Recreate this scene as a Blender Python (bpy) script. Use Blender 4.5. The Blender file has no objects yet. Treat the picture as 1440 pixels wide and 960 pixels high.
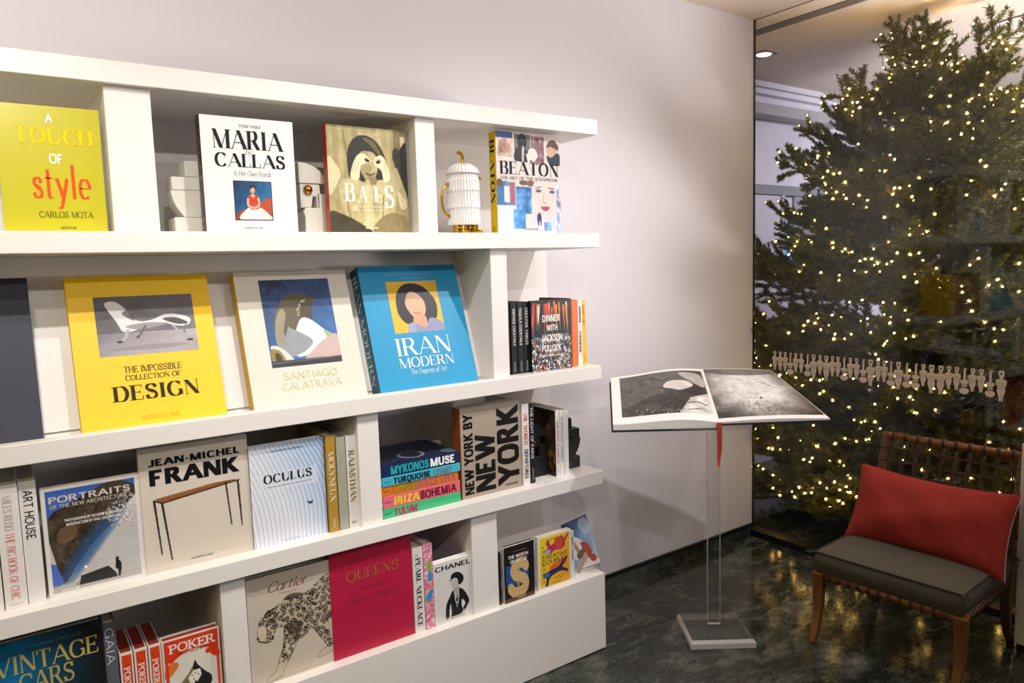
import bpy, bmesh, math, random
import numpy as np
from mathutils import Vector, Matrix

# ------------------------------------------------------------------ camera, world, lights, exposure
SC = bpy.context.scene
COL = SC.collection
YAW, PITCH, ROLL = math.radians(35.28561736), math.radians(-5.77995803), math.radians(-1.6841989)
CAM = Vector((-2.23307637, -2.04403973, 1.5))
WALL_Y, GLASS_X, CEIL_Z = 0.3988, 1.085, 2.7297
FAR_Y, FAR_X = 1.27, 6.2

def make_camera():
    F = Vector((math.sin(YAW)*math.cos(PITCH), math.cos(YAW)*math.cos(PITCH), math.sin(PITCH)))
    R = Vector((math.cos(YAW), -math.sin(YAW), 0)); U = R.cross(F)
    R2 = R*math.cos(ROLL)+U*math.sin(ROLL); U2 = -R*math.sin(ROLL)+U*math.cos(ROLL)
    cd = bpy.data.cameras.new('camera'); cd.sensor_width = 36; cd.lens = 1028.012/1440*36
    cd.clip_start = 0.05
    co = bpy.data.objects.new('camera', cd); COL.objects.link(co)
    M = Matrix((R2, U2, -F)).transposed().to_4x4(); M.translation = CAM
    co.matrix_world = M
    SC.camera = co
make_camera()

SC.view_settings.view_transform = 'Standard'
SC.view_settings.look = 'None'
SC.view_settings.exposure = -0.14
SC.view_settings.gamma = 1.0
SC.view_settings.use_curve_mapping = False
SC.cycles.max_bounces = 8
SC.cycles.diffuse_bounces = 4
SC.cycles.glossy_bounces = 4
SC.cycles.transparent_max_bounces = 24
SC.cycles.transmission_bounces = 8
SC.cycles.sample_clamp_indirect = 4.0
SC.cycles.caustics_reflective = False
SC.cycles.caustics_refractive = False

w = bpy.data.worlds.new('room_air'); SC.world = w; w.use_nodes = True
w.node_tree.nodes['Background'].inputs[0].default_value = (0.6, 0.62, 0.8, 1)
w.node_tree.nodes['Background'].inputs[1].default_value = 0.02

def spot(name, loc, target, power, color, size=100, blend=0.6, radius=0.02):
    l = bpy.data.lights.new(name, 'SPOT'); l.energy = power; l.color = color
    l.spot_size = math.radians(size); l.spot_blend = blend; l.shadow_soft_size = radius
    o = bpy.data.objects.new(name, l); COL.objects.link(o); o.location = loc
    o.rotation_euler = (Vector(target)-Vector(loc)).to_track_quat('-Z', 'Y').to_euler()
def area(name, loc, target, power, color, sx, sy):
    l = bpy.data.lights.new(name, 'AREA'); l.energy = power; l.color = color
    l.shape = 'RECTANGLE'; l.size = sx; l.size_y = sy
    o = bpy.data.objects.new(name, l); COL.objects.link(o); o.location = loc
    o.rotation_euler = (Vector(target)-Vector(loc)).to_track_quat('-Z', 'Y').to_euler()
NEUTRAL = (1.0, 0.945, 0.89)
COOL = (1.0, 0.965, 0.965)
# ceiling spotlights of the shop, aimed at the bookcase, then two added wall fills
spot('spotlight_near_left', (-2.35, -1.17, 2.70), (-2.2, 0.05, 0.75), 84, NEUTRAL, 84, 1.0)
spot('spotlight_near_middle', (-1.35, -0.97, 2.70), (-1.35, 0.05, 0.70), 80, NEUTRAL, 84, 1.0)
spot('spotlight_near_right', (0.12, -1.17, 2.70), (-0.5, 0.05, 0.75), 98, COOL, 92, 1.0)
spot('spotlight_far_left', (-2.2, -2.85, 2.70), (-1.9, 0.2, 1.45), 62, NEUTRAL, 70)
spot('spotlight_far_right', (-0.4, -2.85, 2.70), (-0.2, 0.2, 1.5), 38, COOL, 74)
spot('added_wall_fill_left', (-2.7, -1.7, 2.70), (-2.6, 0.4, 2.45), 88, NEUTRAL, 74, 1.0)  # added fill that brightens the upper left wall
spot('added_wall_fill_right', (-0.9, -1.9, 2.70), (-0.7, 0.4, 2.4), 12, COOL, 74, 1.0)  # added fill for the upper wall further right
# warm wall lamp region at the left, cool daylight from the shop front behind the camera
area('warm_room_lamp', (-4.4, -1.2, 1.9), (-1.5, 0.2, 1.2), 15, (1.0, 0.8, 0.3), 0.8, 1.2)
area('daylight_shop_front', (0.3, -4.6, 1.7), (-0.2, 0.3, 1.3), 12, (0.70, 0.75, 1.0), 2.6, 2.0)
# lamp of the room beyond the glass, then an added ceiling fill
area('far_room_lamp', (3.3, -0.5, 2.66), (3.3, 0.6, 0.0), 44, (0.84, 0.82, 1.0), 2.2, 0.4)
area('added_ceiling_fill', (2.2, -2.1, 1.3), (2.1, -1.2, 2.73), 120, (1.0, 0.90, 0.90), 0.6, 0.6)  # added out of view, pointing up to brighten both ceilings

# ------------------------------------------------------------------ materials
def lin(c):
    return c/12.92 if c <= 0.04045 else ((c+0.055)/1.055)**2.4
def rgb(c):
    if isinstance(c, str):
        c = c.lstrip('#'); c = ''.join(q*2 for q in c) if len(c) == 3 else c; c = tuple(int(c[i:i+2], 16) for i in (0, 2, 4))
    return tuple(lin(x/255.0) for x in c)
_mats = {}
def pbr(name, color, rough=0.5, metal=0.0, spec=0.5, bump=0.0, bscale=200.0, noise=0.0, nscale=8.0, emit=None, estr=0.0, coat=0.0):
    if name in _mats: return _mats[name]
    m = bpy.data.materials.new(name); m.use_nodes = True; nt = m.node_tree
    b = nt.nodes['Principled BSDF']; c = rgb(color)
    b.inputs['Base Color'].default_value = (*c, 1); b.inputs['Roughness'].default_value = rough
    b.inputs['Metallic'].default_value = metal; b.inputs['Specular IOR Level'].default_value = spec
    b.inputs['Coat Weight'].default_value = coat
    tc = nt.nodes.new('ShaderNodeTexCoord')
    if noise > 0:
        n = nt.nodes.new('ShaderNodeTexNoise'); n.inputs['Scale'].default_value = nscale; n.inputs['Detail'].default_value = 4
        r = nt.nodes.new('ShaderNodeMix'); r.data_type = 'RGBA'
        r.inputs['A'].default_value = (*[max(0, x*(1-noise)) for x in c], 1); r.inputs['B'].default_value = (*[min(1, x*(1+noise)) for x in c], 1)
        nt.links.new(tc.outputs['Object'], n.inputs['Vector']); nt.links.new(n.outputs['Fac'], r.inputs['Factor'])
        nt.links.new(r.outputs['Result'], b.inputs['Base Color'])
    if bump > 0:
        n = nt.nodes.new('ShaderNodeTexNoise'); n.inputs['Scale'].default_value = bscale; n.inputs['Detail'].default_value = 3
        bu = nt.nodes.new('ShaderNodeBump'); bu.inputs['Strength'].default_value = bump; bu.inputs['Distance'].default_value = 0.002
        nt.links.new(tc.outputs['Object'], n.inputs['Vector']); nt.links.new(n.outputs['Fac'], bu.inputs['Height'])
        nt.links.new(bu.outputs['Normal'], b.inputs['Normal'])
    if emit:
        b.inputs['Emission Color'].default_value = (*rgb(emit), 1); b.inputs['Emission Strength'].default_value = estr
    _mats[name] = m
    return m
def ink(c, rough=0.5):
    return pbr('printed_ink_'+c.strip('#'), c, rough, 0.0, .2)
def paint_mat():
    if 'print' in _mats: return _mats['print']
    m = bpy.data.materials.new('printed_picture'); m.use_nodes = True; nt = m.node_tree
    b = nt.nodes['Principled BSDF']; b.inputs['Roughness'].default_value = 0.42
    a = nt.nodes.new('ShaderNodeAttribute'); a.attribute_name = 'Col'
    nt.links.new(a.outputs['Color'], b.inputs['Base Color']); _mats['print'] = m
    return m
def clear(name, tint=(1, 1, 1), base=0.04, rough=0.0):
    if name in _mats: return _mats[name]
    m = bpy.data.materials.new(name); m.use_nodes = True; nt = m.node_tree; nt.nodes.clear()
    out = nt.nodes.new('ShaderNodeOutputMaterial'); mx = nt.nodes.new('ShaderNodeMixShader')
    tr = nt.nodes.new('ShaderNodeBsdfTransparent'); tr.inputs['Color'].default_value = (*tint, 1)
    gl = nt.nodes.new('ShaderNodeBsdfGlossy'); gl.inputs['Roughness'].default_value = rough
    lw = nt.nodes.new('ShaderNodeLayerWeight'); lw.inputs['Blend'].default_value = 0.5
    pw = nt.nodes.new('ShaderNodeMath'); pw.operation = 'POWER'; pw.inputs[1].default_value = 5
    ma = nt.nodes.new('ShaderNodeMath'); ma.operation = 'MULTIPLY_ADD'; ma.inputs[1].default_value = 1-base; ma.inputs[2].default_value = base
    nt.links.new(lw.outputs['Facing'], pw.inputs[0]); nt.links.new(pw.outputs[0], ma.inputs[0])
    nt.links.new(ma.outputs[0], mx.inputs[0]); nt.links.new(tr.outputs[0], mx.inputs[1]); nt.links.new(gl.outputs[0], mx.inputs[2])
    nt.links.new(mx.outputs[0], out.inputs[0]); _mats[name] = m
    return m
def marble():
    m = bpy.data.materials.new('dark_green_marble'); m.use_nodes = True; nt = m.node_tree
    b = nt.nodes['Principled BSDF']; b.inputs['Roughness'].default_value = 0.15; b.inputs['Specular IOR Level'].default_value = 0.45
    N = nt.nodes.new; L = nt.links.new
    tc = N('ShaderNodeTexCoord')
    mp = N('ShaderNodeMapping'); mp.inputs['Rotation'].default_value = (0, 0, 0.6); mp.inputs['Scale'].default_value = (1, 1.9, 1)
    L(tc.outputs['Object'], mp.inputs['Vector'])
    def noise(sc, det, rough, dist, vec):
        n = N('ShaderNodeTexNoise'); n.inputs['Scale'].default_value = sc; n.inputs['Detail'].default_value = det
        n.inputs['Roughness'].default_value = rough; n.inputs['Distortion'].default_value = dist; L(vec, n.inputs['Vector']); return n.outputs['Fac']
    def ramp(f, *st):
        r = N('ShaderNodeValToRGB'); e = r.color_ramp.elements
        e[0].position, e[0].color = st[0][0], (*rgb(st[0][1]), 1); e[1].position, e[1].color = st[-1][0], (*rgb(st[-1][1]), 1)
        for p, c in st[1:-1]: k = e.new(p); k.color = (*rgb(c), 1)
        L(f, r.inputs['Fac']); return r.outputs['Color']
    def mix(fac, amt, a, colr):
        f = N('ShaderNodeMath'); f.operation = 'MULTIPLY'; f.inputs[1].default_value = amt; L(fac, f.inputs[0])
        x = N('ShaderNodeMix'); x.data_type = 'RGBA'; x.inputs['B'].default_value = (*rgb(colr), 1); L(f.outputs[0], x.inputs['Factor']); L(a, x.inputs['A']); return x.outputs['Result']
    base = ramp(noise(4.2, 14, .78, .25, mp.outputs[0]), (.36, '#0c0f0e'), (.49, '#252925'), (.6, '#50534b'), (.74, '#8a8b80'))
    def vein(sc, dist, wd, off):
        n = noise(sc, 4, .55, dist, mp.outputs[0])
        s = N('ShaderNodeMath'); s.operation = 'SUBTRACT'; s.inputs[1].default_value = off; L(n, s.inputs[0])
        a = N('ShaderNodeMath'); a.operation = 'ABSOLUTE'; L(s.outputs[0], a.inputs[0])
        return ramp(a.outputs[0], (0.0, '#ffffff'), (wd, '#000000'))
    patch = ramp(noise(1.7, 6, .6, .2, tc.outputs['Object']), (.45, '#000000'), (.65, '#ffffff'))
    v = N('ShaderNodeMix'); v.data_type = 'RGBA'; v.blend_type = 'MULTIPLY'; v.inputs['Factor'].default_value = 1
    L(vein(.6, .03, .006, .52), v.inputs['A']); L(patch, v.inputs['B'])
    col = mix(v.outputs['Result'], .4, base, '#a8a699')
    col = mix(ramp(noise(150, 4, .8, 0, tc.outputs['Object']), (.52, '#000000'), (.74, '#ffffff')), .55, col, '#7d8076')
    col = mix(ramp(noise(7, 8, .75, .4, mp.outputs[0]), (.55, '#000000'), (.75, '#ffffff')), .35, col, '#86877c')
    L(col, b.inputs['Base Color'])
    return m

M_WALL = pbr('white_wall_paint', '#e0dde3', 0.55, bump=0.05, bscale=300)
M_CEIL = pbr('warm_white_ceiling_paint', '#efe2d8', 0.7)
M_FARWALL = pbr('pale_far_wall_paint', '#dcdbe6', 0.7)
M_SHELF = pbr('white_satin_lacquer', '#ece8e3', 0.38)
M_BLACK = pbr('black_metal_trim', '#0b0b0c', 0.45)
M_FLOOR = marble()
M_PAGE = pbr('cream_paper_edge', '#e6dfd0', 0.8, bump=0.25, bscale=500)
M_WPAGE = pbr('white_paper_edge', '#e8e6e2', 0.8)

# ------------------------------------------------------------------ object helpers
def tag(o, label=None, cat=None, group=None, kind=None):
    if label: o['label'] = label
    if cat: o['category'] = cat
    if group: o['group'] = group
    if kind: o['kind'] = kind
    return o
def empty(name, loc=(0, 0, 0), label=None, cat=None, group=None, rot=None):
    o = bpy.data.objects.new(name, None); COL.objects.link(o); o.location = loc; o.empty_display_size = 0.05
    if rot is not None: o.rotation_euler = rot
    return tag(o, label, cat, group)
class MB:
    def __init__(s): s.v, s.f, s.m, s.sm = [], [], [], []
    def add(s, vs, fs, mi=0, smooth=False):
        n = len(s.v); s.v += [tuple(p) for p in vs]
        for f in fs: s.f.append([i+n for i in f]); s.m.append(mi); s.sm.append(smooth)
        return s
    def box(s, x0, x1, y0, y1, z0, z1, mi=0):
        vs = [(x, y, z) for z in (z0, z1) for y in (y0, y1) for x in (x0, x1)]
        return s.add(vs, [(0, 2, 3, 1), (4, 5, 7, 6), (0, 1, 5, 4), (2, 6, 7, 3), (0, 4, 6, 2), (1, 3, 7, 5)], mi)
    def prism(s, pts, fn, a, b, mi=0, smooth=False):
        # pts 2D outline; fn(x, y, t) -> 3D, extruded from t=a to t=b
        n = len(pts)
        vs = [fn(x, y, a) for x, y in pts]+[fn(x, y, b) for x, y in pts]
        s.add(vs, [tuple(range(n))[::-1], tuple(range(n, 2*n))], mi)
        k = len(s.v)-2*n
        for i in range(n):
            j = (i+1) % n; s.f.append([k+i, k+j, k+n+j, k+n+i]); s.m.append(mi); s.sm.append(smooth)
        return s
    def tube(s, path, rad, seg=8, mi=0, cap=True, ry=None, up=None, smooth=True):
        P = [Vector(p) for p in path]; n = len(P); rings = []
        prev = None
        for i in range(n):
            t = (P[min(i+1, n-1)]-P[max(i-1, 0)]).normalized()
            if up is not None: a = Vector(up)
            elif prev is None: a = Vector((0, 0, 1)) if abs(t.z) < 0.9 else Vector((1, 0, 0))
            else: a = prev
            b = t.cross(a)
            if b.length < 1e-6: b = t.cross(Vector((1, 0, 0)))
            b.normalize(); a = b.cross(t).normalized(); prev = a
            r = rad[i] if isinstance(rad, (list, tuple)) else rad
            r2 = r if ry is None else (ry[i] if isinstance(ry, (list, tuple)) else ry)
            ph = math.pi/4 if seg == 4 else 0
            k = math.sqrt(2) if seg == 4 else 1
            rings.append([P[i]+a*(r*k*math.cos(ph+2*math.pi*q/seg))+b*(r2*k*math.sin(ph+2*math.pi*q/seg)) for q in range(seg)])
        vs = [p for r in rings for p in r]; fs = []
        for i in range(n-1):
            for q in range(seg):
                q2 = (q+1) % seg
                fs.append((i*seg+q, i*seg+q2, (i+1)*seg+q2, (i+1)*seg+q))
        if cap: fs.append(tuple(range(seg))[::-1]); fs.append(tuple((n-1)*seg+q for q in range(seg)))
        return s.add(vs, fs, mi, smooth and seg > 4)
    def lathe(s, prof, c, seg=24, mi=0, axis='z'):
        vs, fs = [], []
        for r, h in prof:
            for q in range(seg):
                a = 2*math.pi*q/seg; x, y = r*math.cos(a), r*math.sin(a)
                vs.append((c[0]+x, c[1]+y, c[2]+h) if axis == 'z' else (c[0]+x, c[1]+h, c[2]+y))
        for i in range(len(prof)-1):
            for q in range(seg):
                q2 = (q+1) % seg; fs.append((i*seg+q, i*seg+q2, (i+1)*seg+q2, (i+1)*seg+q))
        return s.add(vs, fs, mi, True)
    def sphere(s, c, r, mi=0, seg=12, sc=(1, 1, 1)):
        pr = [(max(1e-4, r*math.sin(math.pi*i/seg)), -r*math.cos(math.pi*i/seg)) for i in range(seg+1)]
        k = len(s.v); s.lathe(pr, (0, 0, 0), seg, mi)
        for i in range(k, len(s.v)):
            x, y, z = s.v[i]; s.v[i] = (c[0]+x*sc[0], c[1]+y*sc[1], c[2]+z*sc[2])
        return s
    def grid(s, fn, nu, nv, mi=0, smooth=True, wrap=False):
        vs = [fn(i/nu, j/nv) for j in range(nv+1) for i in range(nu+1)]
        fs = [(j*(nu+1)+i, j*(nu+1)+i+1, (j+1)*(nu+1)+i+1, (j+1)*(nu+1)+i) for j in range(nv) for i in range(nu)]
        return s.add(vs, fs, mi, smooth)
    def build(s, name, mats, parent=None, bevel=0, bseg=2):
        me = bpy.data.meshes.new(name); me.from_pydata([tuple(p) for p in s.v], [], s.f)
        for m in (mats if isinstance(mats, (list, tuple)) else [mats]): me.materials.append(m)
        me.polygons.foreach_set('material_index', s.m); me.polygons.foreach_set('use_smooth', s.sm)
        me.update()
        o = bpy.data.objects.new(name, me); COL.objects.link(o)
        if parent: o.parent = parent
        if bevel:
            b = o.modifiers.new('bevel', 'BEVEL'); b.width = bevel; b.segments = bseg; b.limit_method = 'ANGLE'
        return o
def copy_tree(o, parent=None):
    c = o.copy(); COL.objects.link(c)
    if parent: c.parent = parent
    for ch in list(o.children): copy_tree(ch, c)
    return c
def catmull(pts, n=8, closed=False):
    P = [Vector((*p, 0)) if len(p) == 2 else Vector(p) for p in pts]; out = []; L = len(P)
    rng = range(L if closed else L-1)
    for i in rng:
        g = (lambda k: P[k % L]) if closed else (lambda k: P[min(max(k, 0), L-1)])
        p0, p1, p2, p3 = g(i-1), g(i), g(i+1), g(i+2)
        for k in range(n):
            t = k/n
            out.append(0.5*((2*p1)+(p2-p0)*t+(2*p0-5*p1+4*p2-p3)*t*t+(3*p1-p0-3*p2+p3)*t*t*t))
    if not closed: out.append(P[-1])
    return [tuple(p)[:len(pts[0])] for p in out]

# ------------------------------------------------------------------ lettering: every glyph drawn from strokes
def _g():
    G = {}
    G['A'] = (.92, [('d', .02, 0, .46, 1, 't'), ('d', .46, 1, .9, 0, 'T'), ('h', .33, .17, .75), ('s', .02, 0, 't'), ('s', .9, 0, 'T')])
    G['B'] = (.72, [('v', .1, 0, 1, 'T'), ('h', 1, .1, .4), ('a', .38, .765, .24, .235, 90, -90), ('h', .53, .1, .42), ('a', .4, .265, .28, .265, 90, -90), ('h', 0, .1, .42), ('s', .06, 0, 'T'), ('s', .06, 1, 'T')])
    G['C'] = (.84, [('a', .46, .5, .42, .5, 42, 322), ('v', .79, .68, .98, 't'), ('v', .79, .03, .24, 't0')])
    G['D'] = (.86, [('v', .1, 0, 1, 'T'), ('h', 1, .1, .4), ('a', .38, .5, .42, .5, 90, -90), ('h', 0, .1, .4), ('s', .06, 0, 'T'), ('s', .06, 1, 'T')])
    G['E'] = (.68, [('v', .1, 0, 1, 'T'), ('h', 1, .1, .62), ('h', .52, .1, .5), ('h', 0, .1, .66), ('w', .62, .78, 1), ('w', .66, 0, .26), ('w', .5, .4, .64), ('s', .06, 0, 'T'), ('s', .06, 1, 'T')])
    G['F'] = (.64, [('v', .1, 0, 1, 'T'), ('h', 1, .1, .62), ('h', .5, .1, .5), ('w', .62, .76, 1), ('w', .5, .38, .62), ('s', .1, 0, 'T'), ('s', .06, 1, 'T')])
    G['G'] = (.9, [('a', .46, .5, .42, .5, 42, 330), ('w', .79, .68, .98), ('v', .8, .05, .42, 'T'), ('h', .42, .62, .86)])
    G['H'] = (.86, [('v', .1, 0, 1, 'T'), ('v', .76, 0, 1, 'T'), ('h', .52, .1, .76), ('s', .1, 0, 'T'), ('s', .1, 1, 'T'), ('s', .76, 0, 'T'), ('s', .76, 1, 'T')])
    G['I'] = (.2, [('v', .1, 0, 1, 'T'), ('s', .1, 0, 'T'), ('s', .1, 1, 'T')])
    G['J'] = (.5, [('v', .38, .22, 1, 'T'), ('a', .2, .22, .18, .22, 0, -180), ('s', .38, 1, 'T')])
    G['K'] = (.82, [('v', .1, 0, 1, 'T'), ('d', .12, .38, .7, 1, 't'), ('d', .3, .56, .76, 0, 'T'), ('s', .1, 0, 'T'), ('s', .1, 1, 'T'), ('s', .7, 1, 't'), ('s', .76, 0, 'T')])
    G['L'] = (.64, [('v', .1, 0, 1, 'T'), ('h', 0, .1, .6), ('w', .6, 0, .28), ('s', .1, 1, 'T'), ('s', .06, 0, 'T')])
    G['M'] = (1.08, [('v', .08, 0, 1, 't'), ('d', .1, 1, .52, 0, 'T'), ('d', .52, 0, .96, 1, 't'), ('v', .98, 0, 1, 'T'), ('s', .08, 0, 't'), ('s', .98, 0, 'T'), ('s', .05, 1, 't'), ('s', 1.0, 1, 'T')])
    G['N'] = (.88, [('v', .1, 0, 1, 't'), ('d', .12, 1, .78, 0, 'T'), ('v', .8, 0, 1, 't'), ('s', .1, 0, 't'), ('s', .08, 1, 't'), ('s', .8, 1, 't')])
    G['O'] = (.92, [('a', .46, .5, .43, .5, 0, 360)])
    G['P'] = (.68, [('v', .1, 0, 1, 'T'), ('h', 1, .1, .4), ('a', .37, .735, .26, .265, 90, -90), ('h', .47, .1, .4), ('s', .1, 0, 'T'), ('s', .06, 1, 'T')])
    G['Q'] = (.92, [('a', .46, .5, .43, .5, 0, 360), ('p', [(.42, .03), (.6, -.18), (.88, -.16)], '')])
    G['R'] = (.8, [('v', .1, 0, 1, 'T'), ('h', 1, .1, .4), ('a', .37, .745, .25, .255, 90, -90), ('h', .49, .1, .4), ('d', .4, .5, .72, 0, 'T'), ('s', .1, 0, 'T'), ('s', .06, 1, 'T'), ('s', .74, 0, 't')])
    G['S'] = (.7, [('p', [(.62, .76), (.54, .93), (.36, 1), (.17, .94), (.09, .78), (.15, .63), (.35, .53), (.56, .42), (.63, .24), (.54, .06), (.34, 0), (.14, .07), (.06, .26)], 'S'), ('w', .62, .76, 1), ('w', .06, 0, .26)])
    G['T'] = (.8, [('v', .4, 0, 1, 'T'), ('h', 1, .03, .77), ('w', .03, .76, 1), ('w', .77, .76, 1), ('s', .4, 0, 'T')])
    G['U'] = (.86, [('v', .12, .32, 1, 'T'), ('a', .44, .32, .32, .32, 180, 360), ('v', .76, .32, 1, 't'), ('s', .12, 1, 'T'), ('s', .76, 1, 't')])
    G['V'] = (.88, [('d', .03, 1, .45, 0, 'T'), ('d', .45, 0, .85, 1, 't'), ('s', .03, 1, 'T'), ('s', .85, 1, 't')])
    G['W'] = (1.28, [('d', .03, 1, .35, 0, 'T'), ('d', .35, 0, .64, 1, 't'), ('d', .64, 1, .93, 0, 'T'), ('d', .93, 0, 1.24, 1, 't'), ('s', .03, 1, 'T'), ('s', 1.24, 1, 't')])
    G['X'] = (.84, [('d', .05, 1, .78, 0, 'T'), ('d', .05, 0, .78, 1, 't'), ('s', .05, 1, 'T'), ('s', .78, 0, 'T'), ('s', .05, 0, 't'), ('s', .78, 1, 't')])
    G['Y'] = (.84, [('d', .03, 1, .42, .45, 'T'), ('d', .42, .45, .8, 1, 't'), ('v', .42, 0, .48, 'T'), ('s', .03, 1, 'T'), ('s', .8, 1, 't'), ('s', .42, 0, 'T')])
    G['Z'] = (.72, [('h', 1, .06, .66), ('d', .62, 1, .08, 0, 'T'), ('h', 0, .04, .68), ('w', .06, .78, 1), ('w', .67, 0, .24)])
    G['0'] = G['O']; G['-'] = (.4, [('h', .42, .06, .34)]); G['.'] = (.2, [('o', .1, .07, .07)])
    G['2'] = (.64, [('p', [(.08, .76), (.16, .94), (.33, 1), (.52, .9), (.55, .7), (.4, .42), (.08, .02)], ''), ('h', 0, .06, .58)])
    G['('] = (.35, [('a', .4, .5, .3, .6, 110, 250)]); G[')'] = (.35, [('a', -.05, .5, .3, .6, -70, 70)])
    G['&'] = (.85, [('p', [(.78, .42), (.6, .1), (.3, 0), (.08, .2), (.2, .45), (.45, .65), (.46, .9), (.3, 1), (.16, .85), (.3, .55), (.78, 0)], '')])
    G['$'] = (.7, G['S'][1]+[('v', .35, -.12, 1.12, 't')])
    G["'"] = (.15, [('v', .07, .75, 1, 'T')])
    # lower case, x-height .62
    b = ('a', .29, .31, .25, .31, 0, 360)
    G['a'] = (.6, [b, ('v', .54, 0, .62, 'T')]); G['b'] = (.62, [('v', .08, 0, 1.05, 'T'), ('a', .33, .31, .25, .31, 0, 360)])
    G['c'] = (.52, [('a', .3, .31, .25, .31, 45, 315)]); G['d'] = (.64, [b, ('v', .55, 0, 1.05, 'T')])
    G['e'] = (.58, [('a', .29, .31, .25, .31, 0, 312), ('h', .32, .06, .54)])
    G['f'] = (.4, [('v', .16, 0, .85, 'T'), ('a', .32, .85, .16, .17, 180, 60), ('h', .62, .02, .34)])
    G['h'] = (.6, [('v', .08, 0, 1.05, 'T'), ('a', .3, .4, .22, .22, 180, 0), ('v', .52, 0, .4, 'T')])
    G['i'] = (.2, [('v', .1, 0, .62, 'T'), ('o', .1, .85, .09)]); G['l'] = (.2, [('v', .1, 0, 1.05, 'T')])
    G['m'] = (.9, [('v', .08, 0, .62, 'T'), ('a', .27, .4, .19, .22, 180, 0), ('v', .46, 0, .4, 'T'), ('a', .65, .4, .19, .22, 180, 0), ('v', .84, 0, .4, 'T')])
    G['n'] = (.6, [('v', .08, 0, .62, 'T'), ('a', .3, .4, .22, .22, 180, 0), ('v', .52, 0, .4, 'T')])
    G['o'] = (.6, [('a', .3, .31, .26, .31, 0, 360)]); G['p'] = (.62, [('v', .08, -.32, .62, 'T'), ('a', .33, .31, .25, .31, 0, 360)])
    G['r'] = (.42, [('v', .08, 0, .62, 'T'), ('a', .28, .38, .2, .24, 180, 50)])
    G['s'] = (.46, [('p', [(.39, .46), (.33, .58), (.22, .62), (.1, .57), (.06, .47), (.12, .38), (.24, .32), (.36, .25), (.4, .15), (.34, .04), (.21, 0), (.09, .04), (.04, .15)], 'S')])
    G['t'] = (.42, [('v', .16, .1, .88, 'T'), ('a', .28, .12, .12, .12, 180, 300), ('h', .62, .0, .38)])
    G['w'] = (.9, [('d', .03, .62, .24, 0, 'T'), ('d', .24, 0, .45, .62, 't'), ('d', .45, .62, .66, 0, 'T'), ('d', .66, 0, .87, .62, 't')])
    G['y'] = (.58, [('d', .04, .62, .3, 0, 'T'), ('p', [(.54, .62), (.3, 0), (.18, -.26), (.02, -.3)], '')])
    G[' '] = (.34, [])
    return G
GLYPH = _g()
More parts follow.
